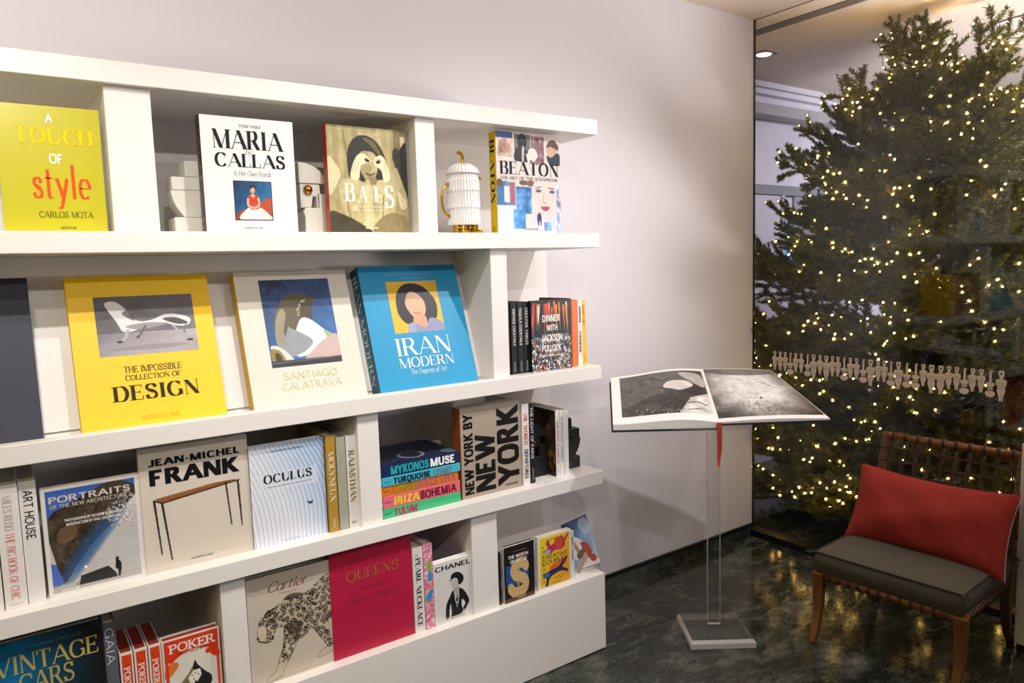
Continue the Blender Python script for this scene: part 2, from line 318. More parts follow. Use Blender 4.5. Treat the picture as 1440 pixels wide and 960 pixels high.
# thin, thick, serif length, serif thickness, letter gap
STYLES = {'didone': (.045, .235, .07, .035, .07), 'didone_light': (.04, .16, .06, .03, .08), 'serif': (.07, .16, .06, .05, .07), 'sans': (.125, .145, 0, 0, .09),
          'light': (.065, .075, 0, 0, .1), 'bold': (.17, .21, 0, 0, .05), 'black': (.2, .3, 0, 0, .03), 'slab': (.13, .19, .1, .12, .06), 'italic': (.04, .1, .03, .03, .06)}
def letter_polys(text, style):
    thin, thick, ser, sth, gap = STYLES[style]; gap += max(0, thick-.12)*.85
    out = []; X = 0.0
    def ribbon(P, W):
        n = len(P); L, R = [], []
        for i in range(n):
            a, b = P[max(i-1, 0)], P[min(i+1, n-1)]
            dx, dy = b[0]-a[0], b[1]-a[1]; l = math.hypot(dx, dy) or 1
            nx, ny = -dy/l, dx/l
            L.append((P[i][0]+nx*W[i]/2, P[i][1]+ny*W[i]/2)); R.append((P[i][0]-nx*W[i]/2, P[i][1]-ny*W[i]/2))
        for i in range(n-1): out.append([L[i], R[i], R[i+1], L[i+1]])
    def yy(y): return thin/2+y*(1-thin) if 0 <= y <= 1.05 else y
    def wd(dx, dy, l, flag='', y=0):
        k = abs(dy)/l
        if flag == 'S': k = max(k*.75, 1-min(1, abs(y-.52)/.3) if y > -9 else k)
        return thin+(thick-thin)*k
    for ch in text:
        if ch not in GLYPH: ch = ch.upper() if ch.upper() in GLYPH else ' '
        w, ops = GLYPH[ch]
        pad = thick*.25 if w < .3 and ch != ' ' else 0
        X += pad
        for op in ops:
            k = op[0]
            if k == 'v':
                t = thick if op[4] == 'T' else (thin if ser or op[4] == 't' else 0)
                if op[4] == 't0': continue
                if not ser and op[4] == 't': t = thick*.9
                if ch == 'C' and op[4] == 't': t = thin if ser else 0
                if t:
                    y0, y1 = op[2], op[3]
                    out.append([(X+op[1]-t/2, y0), (X+op[1]+t/2, y0), (X+op[1]+t/2, y1), (X+op[1]-t/2, y1)])
            elif k == 'w':
                if ser: out.append([(X+op[1]-thin/2, op[2]), (X+op[1]+thin/2, op[2]), (X+op[1]+thin/2, op[3]), (X+op[1]-thin/2, op[3])])
            elif k == 'h':
                y = yy(op[1]); out.append([(X+op[2], y-thin/2), (X+op[3], y-thin/2), (X+op[3], y+thin/2), (X+op[2], y+thin/2)])
            elif k == 'd':
                x0, y0, x1, y1, q = op[1:6]
                t = (thick if q == 'T' else (thin*1.1 if ser else thick*.95))
                l = math.hypot(x1-x0, y1-y0); hw = t/2*l/max(abs(y1-y0), .2)
                hw = min(hw, t*.9)
                out.append([(X+x0-hw, y0), (X+x0+hw, y0), (X+x1+hw, y1), (X+x1-hw, y1)])
            elif k == 'a':
                cx, cy, rx, ry, a0, a1 = op[1:7]; n = max(6, int(abs(a1-a0)/15)); P = []; W = []
                rx2 = rx-(thick/2-.06 if rx > .2 else 0)*.5
                for i in range(n+1):
                    a = math.radians(a0+(a1-a0)*i/n)
                    y = cy+ry*math.sin(a); y = min(max(y, cy-ry+thin/2), cy+ry-thin/2)
                    P.append((X+cx+rx2*math.cos(a), y))
                for i in range(n+1):
                    a, b = P[max(i-1, 0)], P[min(i+1, n)]; l = math.hypot(b[0]-a[0], b[1]-a[1]) or 1
                    W.append(wd(b[0]-a[0], b[1]-a[1], l))
                ribbon(P, W)
            elif k == 'p':
                P = [(X+p[0], yy(p[1])) for p in catmull(op[1], 4)]; W = []
                n = len(P)-1; top = 1 if ch != 's' else .62
                for i in range(n+1):
                    a, b = P[max(i-1, 0)], P[min(i+1, n)]; l = math.hypot(b[0]-a[0], b[1]-a[1]) or 1
                    mid = op[2] == 'S' and n*.3 < i < n*.7
                    W.append(wd(b[0]-a[0], b[1]-a[1], l, 'S' if mid else '', P[i][1]/top))
                ribbon(P, W)
            elif k == 's' and ser:
                hw = (thick if op[3] == 'T' else thin)/2+ser
                y0 = 0 if op[2] < .5 else 1-sth
                out.append([(X+op[1]-hw, y0), (X+op[1]+hw, y0), (X+op[1]+hw, y0+sth), (X+op[1]-hw, y0+sth)])
            elif k == 'o':
                r = max(op[3], thick*.55); out.append([(X+op[1]+r*math.cos(i*math.pi/4), op[2]+r*math.sin(i*math.pi/4)) for i in range(8)])
        X += w+gap+pad
    return out
def put_text(mb, text, O, ux, uy, n, width, cap, style, mi=0, slant=0.0, eps=0.0007):
    # text box: O = left end of the baseline, ux right, uy up (unit vectors), n outward normal
    pl = letter_polys(text, style)
    if not pl: return
    if slant: pl = [[(x+y*slant, y) for x, y in q] for q in pl]
    x0 = min(p[0] for q in pl for p in q); x1 = max(p[0] for q in pl for p in q); sx = width/(x1-x0)
    O, ux, uy, n = Vector(O), Vector(ux), Vector(uy), Vector(n)
    flip = ux.cross(uy).dot(n) < 0
    for k, q in enumerate(pl):
        vs = [O+ux*((x-x0)*sx)+uy*(y*cap)+n*(eps+(k % 9)*.00004) for x, y in q]
        mb.add(vs, [tuple(range(len(q)))[::-1] if flip else tuple(range(len(q)))], mi)

# ------------------------------------------------------------------ painted pictures: colours per vertex of a fine grid
class Canvas:
    def __init__(s, nx, ny, base=(255, 255, 255), seed=1):
        nx, ny = int(nx*1.6), int(ny*1.6)
        s.nx, s.ny = nx, ny; s.W, s.H = nx*2, ny*2
        s.a = np.empty((s.H, s.W, 3)); s.a[:] = s.c(base)
        s.U, s.V = np.meshgrid((np.arange(s.W)+.5)/s.W, (np.arange(s.H)+.5)/s.H); s.r = np.random.RandomState(seed)
    def c(s, c):
        if isinstance(c, str): c = c.lstrip('#'); c = [int(c[i:i+2], 16) for i in (0, 2, 4)]
        return np.array(c, float)/255
    def mask(s, pts, smooth=False):
        if smooth: pts = catmull(pts, 6, True)
        m = np.zeros((s.H, s.W), bool); n = len(pts)
        for i in range(n):
            x0, y0 = pts[i]; x1, y1 = pts[(i+1) % n]
            if y0 == y1: continue
            m ^= ((s.V < y0) != (s.V < y1)) & (s.U < (x1-x0)*(s.V-y0)/(y1-y0)+x0)
        return m
    def fill(s, m, col, a=1.0):
        s.a[m] = s.a[m]*(1-a)+s.c(col)*a
    def poly(s, pts, col, smooth=True, a=1.0):
        m = s.mask(pts, smooth); s.fill(m, col, a); return m
    def rect(s, u0, v0, u1, v1, col, a=1.0):
        m = (s.U >= u0) & (s.U <= u1) & (s.V >= v0) & (s.V <= v1); s.fill(m, col, a); return m
    def emask(s, cx, cy, rx, ry, rot=0):
        k = s.W/s.nx; c, q = math.cos(math.radians(rot)), math.sin(math.radians(rot))
        x, y = s.U-cx, s.V-cy; return ((x*c+y*q)/rx)**2+((-x*q+y*c)/ry)**2 <= 1
    def ell(s, cx, cy, rx, ry, col, rot=0, a=1.0):
        m = s.emask(cx, cy, rx, ry, rot); s.fill(m, col, a); return m
    def line(s, pts, wd, col, smooth=True, a=1.0, asp=1.0):
        if smooth and len(pts) > 2: pts = catmull(pts, 5)
        m = np.zeros((s.H, s.W), bool)
        for (x0, y0), (x1, y1) in zip(pts, pts[1:]):
            dx, dy = x1-x0, (y1-y0)*asp; l = dx*dx+dy*dy or 1e-9
            t = np.clip(((s.U-x0)*dx+(s.V-y0)*asp*dy)/l, 0, 1)
            m |= (s.U-x0-t*dx)**2+((s.V-y0)*asp-t*dy)**2 < (wd/2)**2
        s.fill(m, col, a); return m
    def grad(s, m, c0, c1, u0, v0, u1, v1, a=1.0):
        du, dv = u1-u0, v1-v0; t = np.clip(((s.U-u0)*du+(s.V-v0)*dv)/(du*du+dv*dv), 0, 1)[..., None]
        g = s.c(c0)*(1-t)+s.c(c1)*t; m3 = m if m is not None else np.ones((s.H, s.W), bool)
        s.a[m3] = s.a[m3]*(1-a)+g[m3]*a
    def noise(s, cells, octv=3):
        out = np.zeros((s.H, s.W)); amp = 1.0; tot = 0
        for o in range(octv):
            n = int(cells*2**o)+2; g = s.r.rand(n, n)
            x, y = s.U*(n-1.001), s.V*(n-1.001); i, j = x.astype(int), y.astype(int); fx, fy = x-i, y-j
            fx, fy = fx*fx*(3-2*fx), fy*fy*(3-2*fy)
            out += amp*((g[j, i]*(1-fx)+g[j, i+1]*fx)*(1-fy)+(g[j+1, i]*(1-fx)+g[j+1, i+1]*fx)*fy); tot += amp; amp *= .55
        return out/tot
    def mott(s, m, cells, amt, octv=3):
        n = (s.noise(cells, octv)-.5)*2*amt
        if m is None: m = np.ones((s.H, s.W), bool)
        s.a[m] = np.clip(s.a[m]+n[m][:, None], 0, 1)
    def dots(s, m, n, r0, r1, cols, ring=None, asp=1.0):
        ys, xs = np.nonzero(m)
        if len(ys) == 0: return
        for k in s.r.randint(0, len(ys), n):
            cx, cy = s.U[ys[k], xs[k]], s.V[ys[k], xs[k]]; r = r0+(r1-r0)*s.r.rand()
            d = (s.U-cx)**2+((s.V-cy)*asp)**2; q = (d < r*r) & m
            if ring: q &= d > (r*ring)**2
            s.fill(q, cols[s.r.randint(len(cols))])
    def ordered_spots(s, m, step, r, col, ring, asp=1.0):
        # jittered lattice of small open rings inside the mask
        k = 0; v = 0.0
        while v < 1:
            u = (k % 2)*step/2
            while u < 1:
                cu, cv = u+(s.r.rand()-.5)*step*.8, v+(s.r.rand()-.5)*step*.8/asp
                rr = r*(.75+.5*s.r.rand()); d = (s.U-cu)**2+((s.V-cv)*asp)**2
                q = (d < rr*rr) & (d > (rr*ring)**2) & m
                ang = s.r.rand()*6.28; q &= ~((np.abs(np.arctan2((s.V-cv)*asp, s.U-cu)-ang+3.14) < .35))
                s.fill(q, col); u += step
            v += step*.8/asp; k += 1
    def mesh(s, fn, name, parent=None, rough=None):
        nx, ny = s.nx, s.ny
        img = s.a.reshape(ny, 2, nx, 2, 3).mean(axis=(1, 3))
        img = np.where(img <= .04045, img/12.92, ((np.clip(img, 0, 1)+.055)/1.055)**2.4)
        us = np.concatenate([[0], (np.arange(1, nx-1)+.5)/nx, [1]]); vs = np.concatenate([[0], (np.arange(1, ny-1)+.5)/ny, [1]])
        co = np.array([fn(u, v) for v in vs for u in us], 'f')
        idx = np.arange(nx*ny).reshape(ny, nx)
        q = np.stack([idx[:-1, :-1], idx[1:, :-1], idx[1:, 1:], idx[:-1, 1:]], -1).reshape(-1, 4)
        me = bpy.data.meshes.new(name); me.vertices.add(nx*ny); me.vertices.foreach_set('co', co.ravel())
        me.loops.add(q.size); me.loops.foreach_set('vertex_index', q.ravel().astype('i'))
        me.polygons.add(len(q)); me.polygons.foreach_set('loop_start', np.arange(0, q.size, 4, dtype='i'))
        me.update(calc_edges=True)
        at = me.color_attributes.new('Col', 'FLOAT_COLOR', 'POINT')
        at.data.foreach_set('color', np.concatenate([img.reshape(-1, 3), np.ones((nx*ny, 1))], 1).astype('f').ravel())
        me.materials.append(paint_mat())
        o = bpy.data.objects.new(name, me); COL.objects.link(o)
        if parent: o.parent = parent
        return o

# ------------------------------------------------------------------ books
def book(label, x0, y, z, W, H, T, cover, pose='face', spine=None, pages=None, art=None, artbox=(0, 0, 1, 1), lines=(), slines=(),
         tilt=0.0, yaw=0.0, group=None, cat='book', sart=None, rough=0.4, name='book', lean=0.0, fart=None):
    """cover local frame: x right from the spine, y into the book, z up; front cover is the plane y=0.
    lines on the cover: (text, u0, u1, v_top, v_base, style, colour, part[, slant or 'up'])"""
    if pose == 'face': M = Matrix.Translation((x0, y, z)) @ Matrix.Rotation(-tilt, 4, 'X') @ Matrix.Rotation(yaw, 4, 'Z') @ Matrix.Rotation(lean, 4, 'Y')
    elif pose == 'spine': M = Matrix.Translation((x0+T, y, z)) @ Matrix.Rotation(math.pi/2+yaw, 4, 'Z') @ Matrix.Rotation(lean, 4, 'X')
    else:  # flat, spine towards the front, front cover up
        R = Matrix(((0, 0, -1), (1, 0, 0), (0, -1, 0))).to_4x4()
        M = Matrix.Translation((x0+H, y, z+T)) @ Matrix.Rotation(yaw, 4, 'Z') @ R
    r = empty(name, (0, 0, 0), label, cat, group); r.matrix_world = M
    b = min(.003, T*.18)
    cm = pbr('book_cloth_'+cover.strip('#'), cover, rough)
    sm = pbr('book_cloth_'+spine.strip('#'), spine, rough) if spine else cm
    cv = MB(); cv.box(b*.4, W, 0, b, 0, H, 0); cv.box(b*.4, W, T-b, T, 0, H, 0); cv.box(0, b, 0, T, 0, H, 1)
    co = cv.build('cover', [cm, sm], r, .0009, 1)
    pg = MB(); pg.box(b, W-.004, b, T-b, .004, H-.004)
    pg.build('page_block', pages or M_PAGE, r)
    if art:
        u0, v0, u1, v1 = artbox
        art.mesh(lambda u, v: (W*(u0+(u1-u0)*u), -.0004, H*(1-(v0+(v1-v0)*v))), 'cover_picture', co)
    if sart:
        sart.mesh(lambda u, v: (-.0004, T*(1-u), H*(1-v)), 'spine_picture', co)
    for ln in lines:
        t, u0, u1, v0, v1, st, c, pn = ln[:8]; ex = ln[8] if len(ln) > 8 else 0
        mb = MB()
        if ex == 'up':   # reads upwards, letter tops to the left: (u0,u1) letter height span, v0 top end, v1 bottom end
            put_text(mb, t, (W*u1, 0, H*(1-v1)), (0, 0, 1), (-1, 0, 0), (0, -1, 0), H*(v1-v0), W*(u1-u0), st)
        else:
            put_text(mb, t, (W*u0, 0, H*(1-v1)), (1, 0, 0), (0, 0, 1), (0, -1, 0), W*(u1-u0), H*(v1-v0), st, 0, ex)
        mb.build(pn, ink(c), co)
    for ln in slines:     # spine: (text, s0, s1 along from the top, t0, t1 across from the left, style, colour[, part])
        t, s0, s1, t0, t1, st, c = ln[:7]; pn = ln[7] if len(ln) > 7 else 'spine_title'
        mb = MB()
        put_text(mb, t, (0, T*(1-t0), H*(1-s0)), (0, 0, -1), (0, -1, 0), (-1, 0, 0), H*(s1-s0), T*(t1-t0), st)
        mb.build(pn, ink(c), co)
    return r

# ------------------------------------------------------------------ the room
def struct(name, mb, m, parent=None, bevel=0):
    o = mb.build(name, m, parent, bevel); o['kind'] = 'structure'; return o
XL, YF = -5.6, -5.2
struct('floor', MB().box(XL, FAR_X, YF, FAR_Y+.1, -.1, 0), M_FLOOR)
struct('ceiling', MB().box(XL, GLASS_X-.004, YF, FAR_Y+.1, CEIL_Z, CEIL_Z+.1), M_CEIL)
struct('trim_1', MB().box(GLASS_X-.004, GLASS_X+.008, YF, WALL_Y, CEIL_Z, CEIL_Z+.03), pbr('dark_ceiling_gap', '#4a3f38', .8))
struct('ceiling_far', MB().box(GLASS_X+.008, FAR_X, YF, FAR_Y+.1, CEIL_Z, CEIL_Z+.1), M_CEIL)
struct('wall_back', MB().box(XL, GLASS_X-.006, WALL_Y, WALL_Y+.5, 0, CEIL_Z), M_WALL)
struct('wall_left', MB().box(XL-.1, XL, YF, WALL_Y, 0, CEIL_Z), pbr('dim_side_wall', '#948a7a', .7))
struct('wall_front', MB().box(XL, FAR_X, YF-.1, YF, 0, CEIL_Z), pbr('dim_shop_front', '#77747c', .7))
struct('wall_far', MB().box(GLASS_X-.006, FAR_X, FAR_Y, FAR_Y+.1, 0, CEIL_Z), M_FARWALL)
struct('wall_right', MB().box(FAR_X, FAR_X+.1, YF, FAR_Y+.1, 0, CEIL_Z), M_FARWALL)
# far wall mouldings: stepped cornice, projecting soffit band, door head
m = MB(); m.box(GLASS_X, FAR_X, FAR_Y-.10, FAR_Y, 2.695, CEIL_Z); m.box(GLASS_X, FAR_X, FAR_Y-.06, FAR_Y, 2.66, 2.695)
struct('trim_2', m, M_FARWALL)
struct('trim_3', MB().box(GLASS_X, 3.22, FAR_Y-.13, FAR_Y, 2.50, 2.575), pbr('grey_soffit_band', '#a9a9ae', .6), None, .004)
m = MB(); m.box(2.16, 3.6, FAR_Y-.03, FAR_Y, 1.97, 2.04)
dm = struct('door_1', m, pbr('grey_door_head', '#8e8f98', .6), None, .003)
def dpart(name, mb, mt): mb.build(name, mt, dm)
dpart('door_leaf', MB().box(2.2, 2.56, FAR_Y-.02, FAR_Y, 0, 1.965), pbr('pale_door', '#d5d4de', .5))
dpart('door_jamb', MB().box(2.56, 2.595, FAR_Y-.035, FAR_Y, 0, 1.97), pbr('pale_jamb', '#c9c9d0', .5))
dpart('glazing', MB().box(2.62, 2.71, FAR_Y-.012, FAR_Y, 1.34, 1.78), pbr('blue_lit_glazing', '#2b8fd0', .3, emit='#2f9fe6', estr=.75))
dpart('glazing_bar', MB().box(2.656, 2.672, FAR_Y-.02, FAR_Y, 1.34, 1.78), pbr('dark_glazing_bar', '#3a4a55', .4))
dpart('side_panel', MB().box(2.73, 3.6, FAR_Y-.02, FAR_Y, 0, 1.965), pbr('grey_side_panel', '#9a9ba6', .5))
# skirting: marble strip with a black shadow gap
m = MB(); m.box(-.32, GLASS_X-.01, WALL_Y-.012, WALL_Y, 0, .048)
bb = struct('baseboard_back', m, M_FLOOR)
MB().box(-.32, GLASS_X-.01, WALL_Y-.014, WALL_Y, .048, .064).build('shadow_gap', M_BLACK, bb)
# glass partition: pane, floor channel, end gasket
win = struct('window_1', MB().box(GLASS_X-.004, GLASS_X+.004, YF, WALL_Y, .03, CEIL_Z), clear('partition_glass', (.97, .98, .97), .028))
MB().box(GLASS_X-.035, GLASS_X+.035, YF, WALL_Y+.001, 0, .034).build('floor_channel', M_BLACK, win)
MB().box(GLASS_X-.006, GLASS_X+.004, WALL_Y-.006, WALL_Y-.0005, .03, CEIL_Z).build('end_gasket', M_BLACK, win)

# ceiling fittings beyond the glass
t = empty('slot_diffuser', (1.272, 0, CEIL_Z), 'long dark grey slotted air diffuser in the ceiling just beyond the glass', 'air vent')
MB().box(-.043, .043, -4, 1.2, -.003, .0).build('slot', pbr('grey_slot', '#6e655f', .7), t)
for k in range(3): MB().box(-.034+k*.026, -.020+k*.026, -4, 1.2, -.006, -.002).build('blade', pbr('grey_blade', '#8b827c', .6), t)
t = empty('ceiling_downlight', (1.655, .765, CEIL_Z), 'small lit square-trimmed downlight in the far ceiling beside the wall edge', 'ceiling light')
m = MB(); m.box(-.066, .066, -.064, -.058, -.004, 0); m.box(-.066, .066, .058, .064, -.004, 0); m.box(-.066, -.06, -.06, .06, -.004, 0); m.box(.06, .066, -.06, .06, -.004, 0)
m.build('trim_ring', pbr('dark_trim', '#5a4f49', .6), t)
MB().lathe([(.0005, -.004), (.04, -.004), (.045, 0)], (.02, 0, 0)).build('lamp_lens', pbr('lit_lens', '#fff4e6', .4, emit='#fff2e2', estr=2.5), t)
t = empty('ceiling_sensor', (2.186, .28, CEIL_Z), 'small round black sensor disc on the ceiling near the tree top', 'sensor')
MB().lathe([(.0005, -.014), (.03, -.014), (.037, -.008), (.037, 0)], (0, 0, 0)).build('sensor_body', M_BLACK, t)
t = empty('ceiling_hatch', (2.50, -.36, CEIL_Z), 'large round ceiling hatch with a thin dark rim above the tree', 'ceiling hatch')
MB().lathe([(.235, -.002), (.24, -.006), (.246, -.006), (.25, 0)], (0, 0, 0), 48).build('rim', pbr('dark_trim', '#5a4f49', .6), t)
MB().lathe([(.0005, -.002), (.235, -.002)], (0, 0, 0), 48).build('panel', M_CEIL, t)

# ------------------------------------------------------------------ bookcase
Z1, Z2, Z3, Z4, Z5 = 1.9733, 1.6172, 1.1215, .7148, .3086
bc = empty('bookcase', (-1.8, WALL_Y, 0), 'large white open bookcase with thick shelves fixed to the wall', 'bookcase')
def bpart(name, mb, mt=M_SHELF, bevel=.002):
    for i, p in enumerate(mb.v): mb.v[i] = (p[0]+1.8, p[1]-WALL_Y, p[2])
    return mb.build(name, mt, bc, bevel)
XB0, XB1 = -3.3, -.3756
TL = math.atan2(.153, .4432); LY = .038      # slope of the display board; its ledge starts at y = LY and falls backwards at a right angle to it
XR = -.8655+(2.233-.8655)*.022/2.044
for zb, zt in ((Z1, 2.0274), (1.5647, Z2), (.6638, Z4)):
    bpart('shelf', MB().box(XB0, XB1, 0, WALL_Y-.0005, zb, zt))
m = MB(); P = [(0, 1.0704), (WALL_Y-.0005, 1.0704), (WALL_Y-.0005, Z3), (0, Z3)]
Q = [(.095, Z3-(.095-LY)*math.tan(TL)), (.112, Z3)]
# one lengthwise body: front face, underside and back run through, only the top is stepped down in the left bay
v = [(XB0, 0, 1.0704), (XB1, 0, 1.0704), (XB1, WALL_Y-.0005, 1.0704), (XB0, WALL_Y-.0005, 1.0704), (XB0, 0, Z3), (XB1, 0, Z3), (XB1, WALL_Y-.0005, Z3), (XB0, WALL_Y-.0005, Z3),
     (XB0, LY, Z3), (XR, LY, Z3), (XR, .112, Z3), (XB0, .112, Z3), (XB0, *Q[0]), (XR, *Q[0])]
m.add(v, [(0, 3, 2, 1), (0, 1, 5, 4), (1, 2, 6, 5), (2, 3, 7, 6), (4, 5, 9, 8), (5, 6, 10, 9), (6, 7, 11, 10), (8, 9, 13, 12), (12, 13, 10, 11), (9, 10, 13), (0, 4, 8, 12, 11, 7, 3)])
bpart('shelf', m)
bpart('base_cabinet', MB().box(XB0, XB1, 0, WALL_Y-.0005, .004, Z5))
SB = .022
def upright(x0, x1, z0, z1):
    f = lambda x: x+(x+2.233)*SB/2.044
    bpart('upright', MB().box(f(x0), f(x1), SB, WALL_Y-.004, z0, z1))
for a in ((-1.9731, -1.8695, Z2, Z1), (-1.129, -1.061, Z2, Z1), (-.8655, -.7989, Z3, 1.5647), (-1.3677, -1.2979, Z4, 1.0704),
          (-.9779, -.8735, Z5, .6638), (-1.790, -1.7233, Z5, .6638), (-2.75, -2.68, Z2, Z1), (-2.75, -2.68, Z4, 1.0704), (-2.9, -2.83, Z5, .6638)):
    upright(*a)
bpart('back_panel', MB().box(XB0, -.318, WALL_Y-.005, WALL_Y-.0004, .2, Z1), M_SHELF, 0)
# sloping display board of the second row
m = MB(); m.prism([(.102, Z3+.0005), (.255, 1.5642), (.262, 1.5642), (.109, Z3+.0005)], lambda y, z, x: (x, y, z), XB0, XR-.0008)
bpart('display_board', m, M_SHELF, 0)

# ------------------------------------------------------------------ the books, shelf by shelf
GA = 'books shown cover-out on the top shelf'
SM = 'publisher_line'
# --- top shelf
book('yellow-green book cut off by the left edge of the picture, top shelf', -2.195, .045, Z2, .214, .297, .025, '#c9c02c', group=GA, rough=.25, lines=[
    ('A', .46, .54, .065, .13, 'bold', '#f2f2ea', 'title'), ('TOUCH', .17, .92, .175, .30, 'didone', '#f0d400', 'title'), ('OF', .47, .6, .375, .455, 'bold', '#f2f2ea', 'title'),
    ('style', .29, .86, .47, .73, 'didone_light', '#e8551c', 'title'), ('CARLOS MOTA', .33, .86, .835, .885, 'serif', '#5d6417', 'author_line'), ('ASSOULINE', .52, .68, .955, .975, 'sans', '#45480f', SM)])
c = Canvas(56, 62, '#0a4f7d', 3)
c.grad(None, '#053058', '#1274a8', .1, 0, .9, .55); c.mott(None, 4, .05)
c.poly([(0, .93), (.1, .78), (.3, .72), (.6, .74), (.8, .45), (.95, .42), (1, .6), (1, 1), (0, 1)], '#8e3a22'); c.poly([(.62, .74), (.75, .5), (.9, .42), (.99, .5), (.98, .8), (.8, .85)], '#b0492c')
c.poly([(.15, .98), (.3, .72), (.5, .64), (.7, .68), (.9, .84), (1, 1)], '#d9d6d2'); c.poly([(.3, .9), (.45, .7), (.6, .7), (.7, .98)], '#f0eeea')
c.poly([(.36, .4), (.44, .34), (.54, .34), (.64, .4), (.68, .56), (.62, .7), (.44, .72), (.34, .62), (.32, .5)], '#c4401e'); c.poly([(.44, .34), (.54, .34), (.5, .42)], '#e0b090')
c.ell(.49, .23, .062, .085, '#d8a98c'); c.poly([(.42, .22), (.43, .13), (.5, .1), (.57, .13), (.57, .2), (.5, .16)], '#3a2018'); c.line([(.36, .46), (.36, .62), (.5, .68)], .06, '#d8a98c'); c.line([(.63, .44), (.64, .6), (.52, .68)], .06, '#d8a98c')
c.mott(None, 9, .06)
for q in ((0, 0, 1, .025), (0, .975, 1, 1), (0, 0, .025, 1), (.975, 0, 1, 1)): c.rect(*q, '#2a2422')
cs = Canvas(8, 60, '#3b2420', 5); cs.mott(None, 6, .35); cs.dots(np.ones((cs.H, cs.W), bool), 60, .03, .12, ['#c9a257', '#7a2d22', '#201614', '#b08a50'], asp=8)
book('white book with black serif title and small blue portrait photo', -1.7485, .05, Z2, .2535, .312, .035, '#e9e6e4', spine='#3b2420', group=GA, rough=.3, art=c, artbox=(.31, .545, .722, .892), sart=cs, lines=[
    ('TOM VOLF', .405, .645, .06, .085, 'serif', '#4a4846', 'author_line'), ('MARIA', .125, .885, .112, .272, 'didone', '#161616', 'title'), ('by', .46, .53, .268, .315, 'italic', '#777', 'title', .25),
    ('CALLAS', .135, .888, .312, .428, 'didone', '#161616', 'title'), ('In Her Own Words', .325, .725, .455, .505, 'italic', '#6d6a66', 'subtitle', .25), ('ASSOULINE', .395, .606, .948, .965, 'sans', '#222', SM)])
c = Canvas(92, 108, '#a89a68', 7)
for k in range(8): c.rect(.02+k*.12, 0, .07+k*.12, .6, '#c3b684', .5)
c.mott(None, 5, .08); c.rect(.83, .0, 1, .5, '#776b45', .8); c.rect(.92, .06, .98, .16, '#d6caa0'); c.line([(.2, .04), (.24, .3), (.27, .44)], .012, '#6d623f')
c.poly([(0, .3), (.1, .36), (.15, .46), (.06, .6), (0, .62)], '#d8cda0')
c.poly([(.84, .3), (.97, .12), (1, .2), (1, .7), (.9, .64), (.86, .42)], '#26221a'); c.ell(.86, .25, .05, .08, '#2b261a'); c.poly([(.72, .5), (.84, .36), (.9, .44), (.99, .66), (.96, .72), (.84, .62)], '#b5a775'); c.poly([(.86, .6), (.95, .66), (.98, .74), (.9, .76)], '#d9cda2')
c.poly([(.24, .38), (.25, .22), (.33, .11), (.46, .075), (.6, .12), (.7, .24), (.75, .4), (.68, .5), (.3, .5)], '#292416'); c.poly([(.44, .1), (.58, .13), (.68, .28), (.62, .24), (.52, .16)], '#6f6442', True, .9)
c.poly([(.37, .34), (.4, .24), (.5, .22), (.59, .25), (.62, .36), (.58, .46), (.5, .52), (.43, .46)], '#a5976a'); c.poly([(.5, .24), (.59, .26), (.61, .38), (.54, .48)], '#c6b98a', True, .8); c.line([(.47, .435), (.52, .445), (.57, .43)], .016, '#52472b'); c.line([(.52, .36), (.53, .40)], .012, '#75693f')
c.poly([(.46, .48), (.58, .46), (.6, .56), (.46, .56)], '#8f8256')
c.poly([(.12, .56), (.2, .49), (.36, .49), (.46, .54), (.58, .53), (.7, .48), (.82, .56), (.83, .72), (.7, 1), (.3, 1), (.16, .76)], '#bfb27f'); c.mott(c.mask([(.12, .56), (.46, .54), (.82, .56), (.7, 1), (.3, 1)]), 12, .2); c.poly([(.44, .54), (.52, .54), (.54, 1), (.42, 1)], '#d8cc9c', True, .7)
c.line([(.24, .56), (.22, .75), (.3, .95)], .014, '#7d7149'); c.line([(.68, .56), (.66, .8), (.6, .98)], .014, '#7d7149')
for x in (.3, .66): c.poly([(x-.06, .5), (x+.05, .5), (x+.06, .62), (x-.05, .62)], '#cabd8c')
c.poly([(.27, .48), (.3, .36), (.36, .27), (.43, .245), (.49, .27), (.5, .31), (.46, .335), (.4, .37), (.37, .49)], '#efe4b8'); c.poly([(.57, .3), (.62, .26), (.68, .26), (.73, .32), (.77, .47), (.69, .5), (.66, .4), (.58, .35)], '#efe4b8')
c.poly([(.43, .275), (.47, .265), (.51, .29), (.53, .32), (.48, .335), (.44, .31)], '#efe4b8'); c.ell(.485, .308, .032, .016, '#1c180f', 15); c.ell(.625, .318, .03, .017, '#1c180f', -15); c.line([(.44, .295), (.48, .285), (.53, .31), (.58, .305), (.63, .29), (.67, .31)], .012, '#d6ca9a')
for q in ((.3, .42, .35, .3), (.33, .44, .38, .33), (.7, .3, .73, .44)): c.line([(q[0], q[1]), (q[2], q[3])], .008, '#b7aa7c', False)
c.poly([(0, .8), (.18, .83), (.4, .92), (.5, 1), (0, 1)], '#433b24'); c.poly([(.54, .99), (.62, .86), (.8, .8), (1, .86), (1, 1)], '#8a7d52'); c.mott(None, 20, .05)
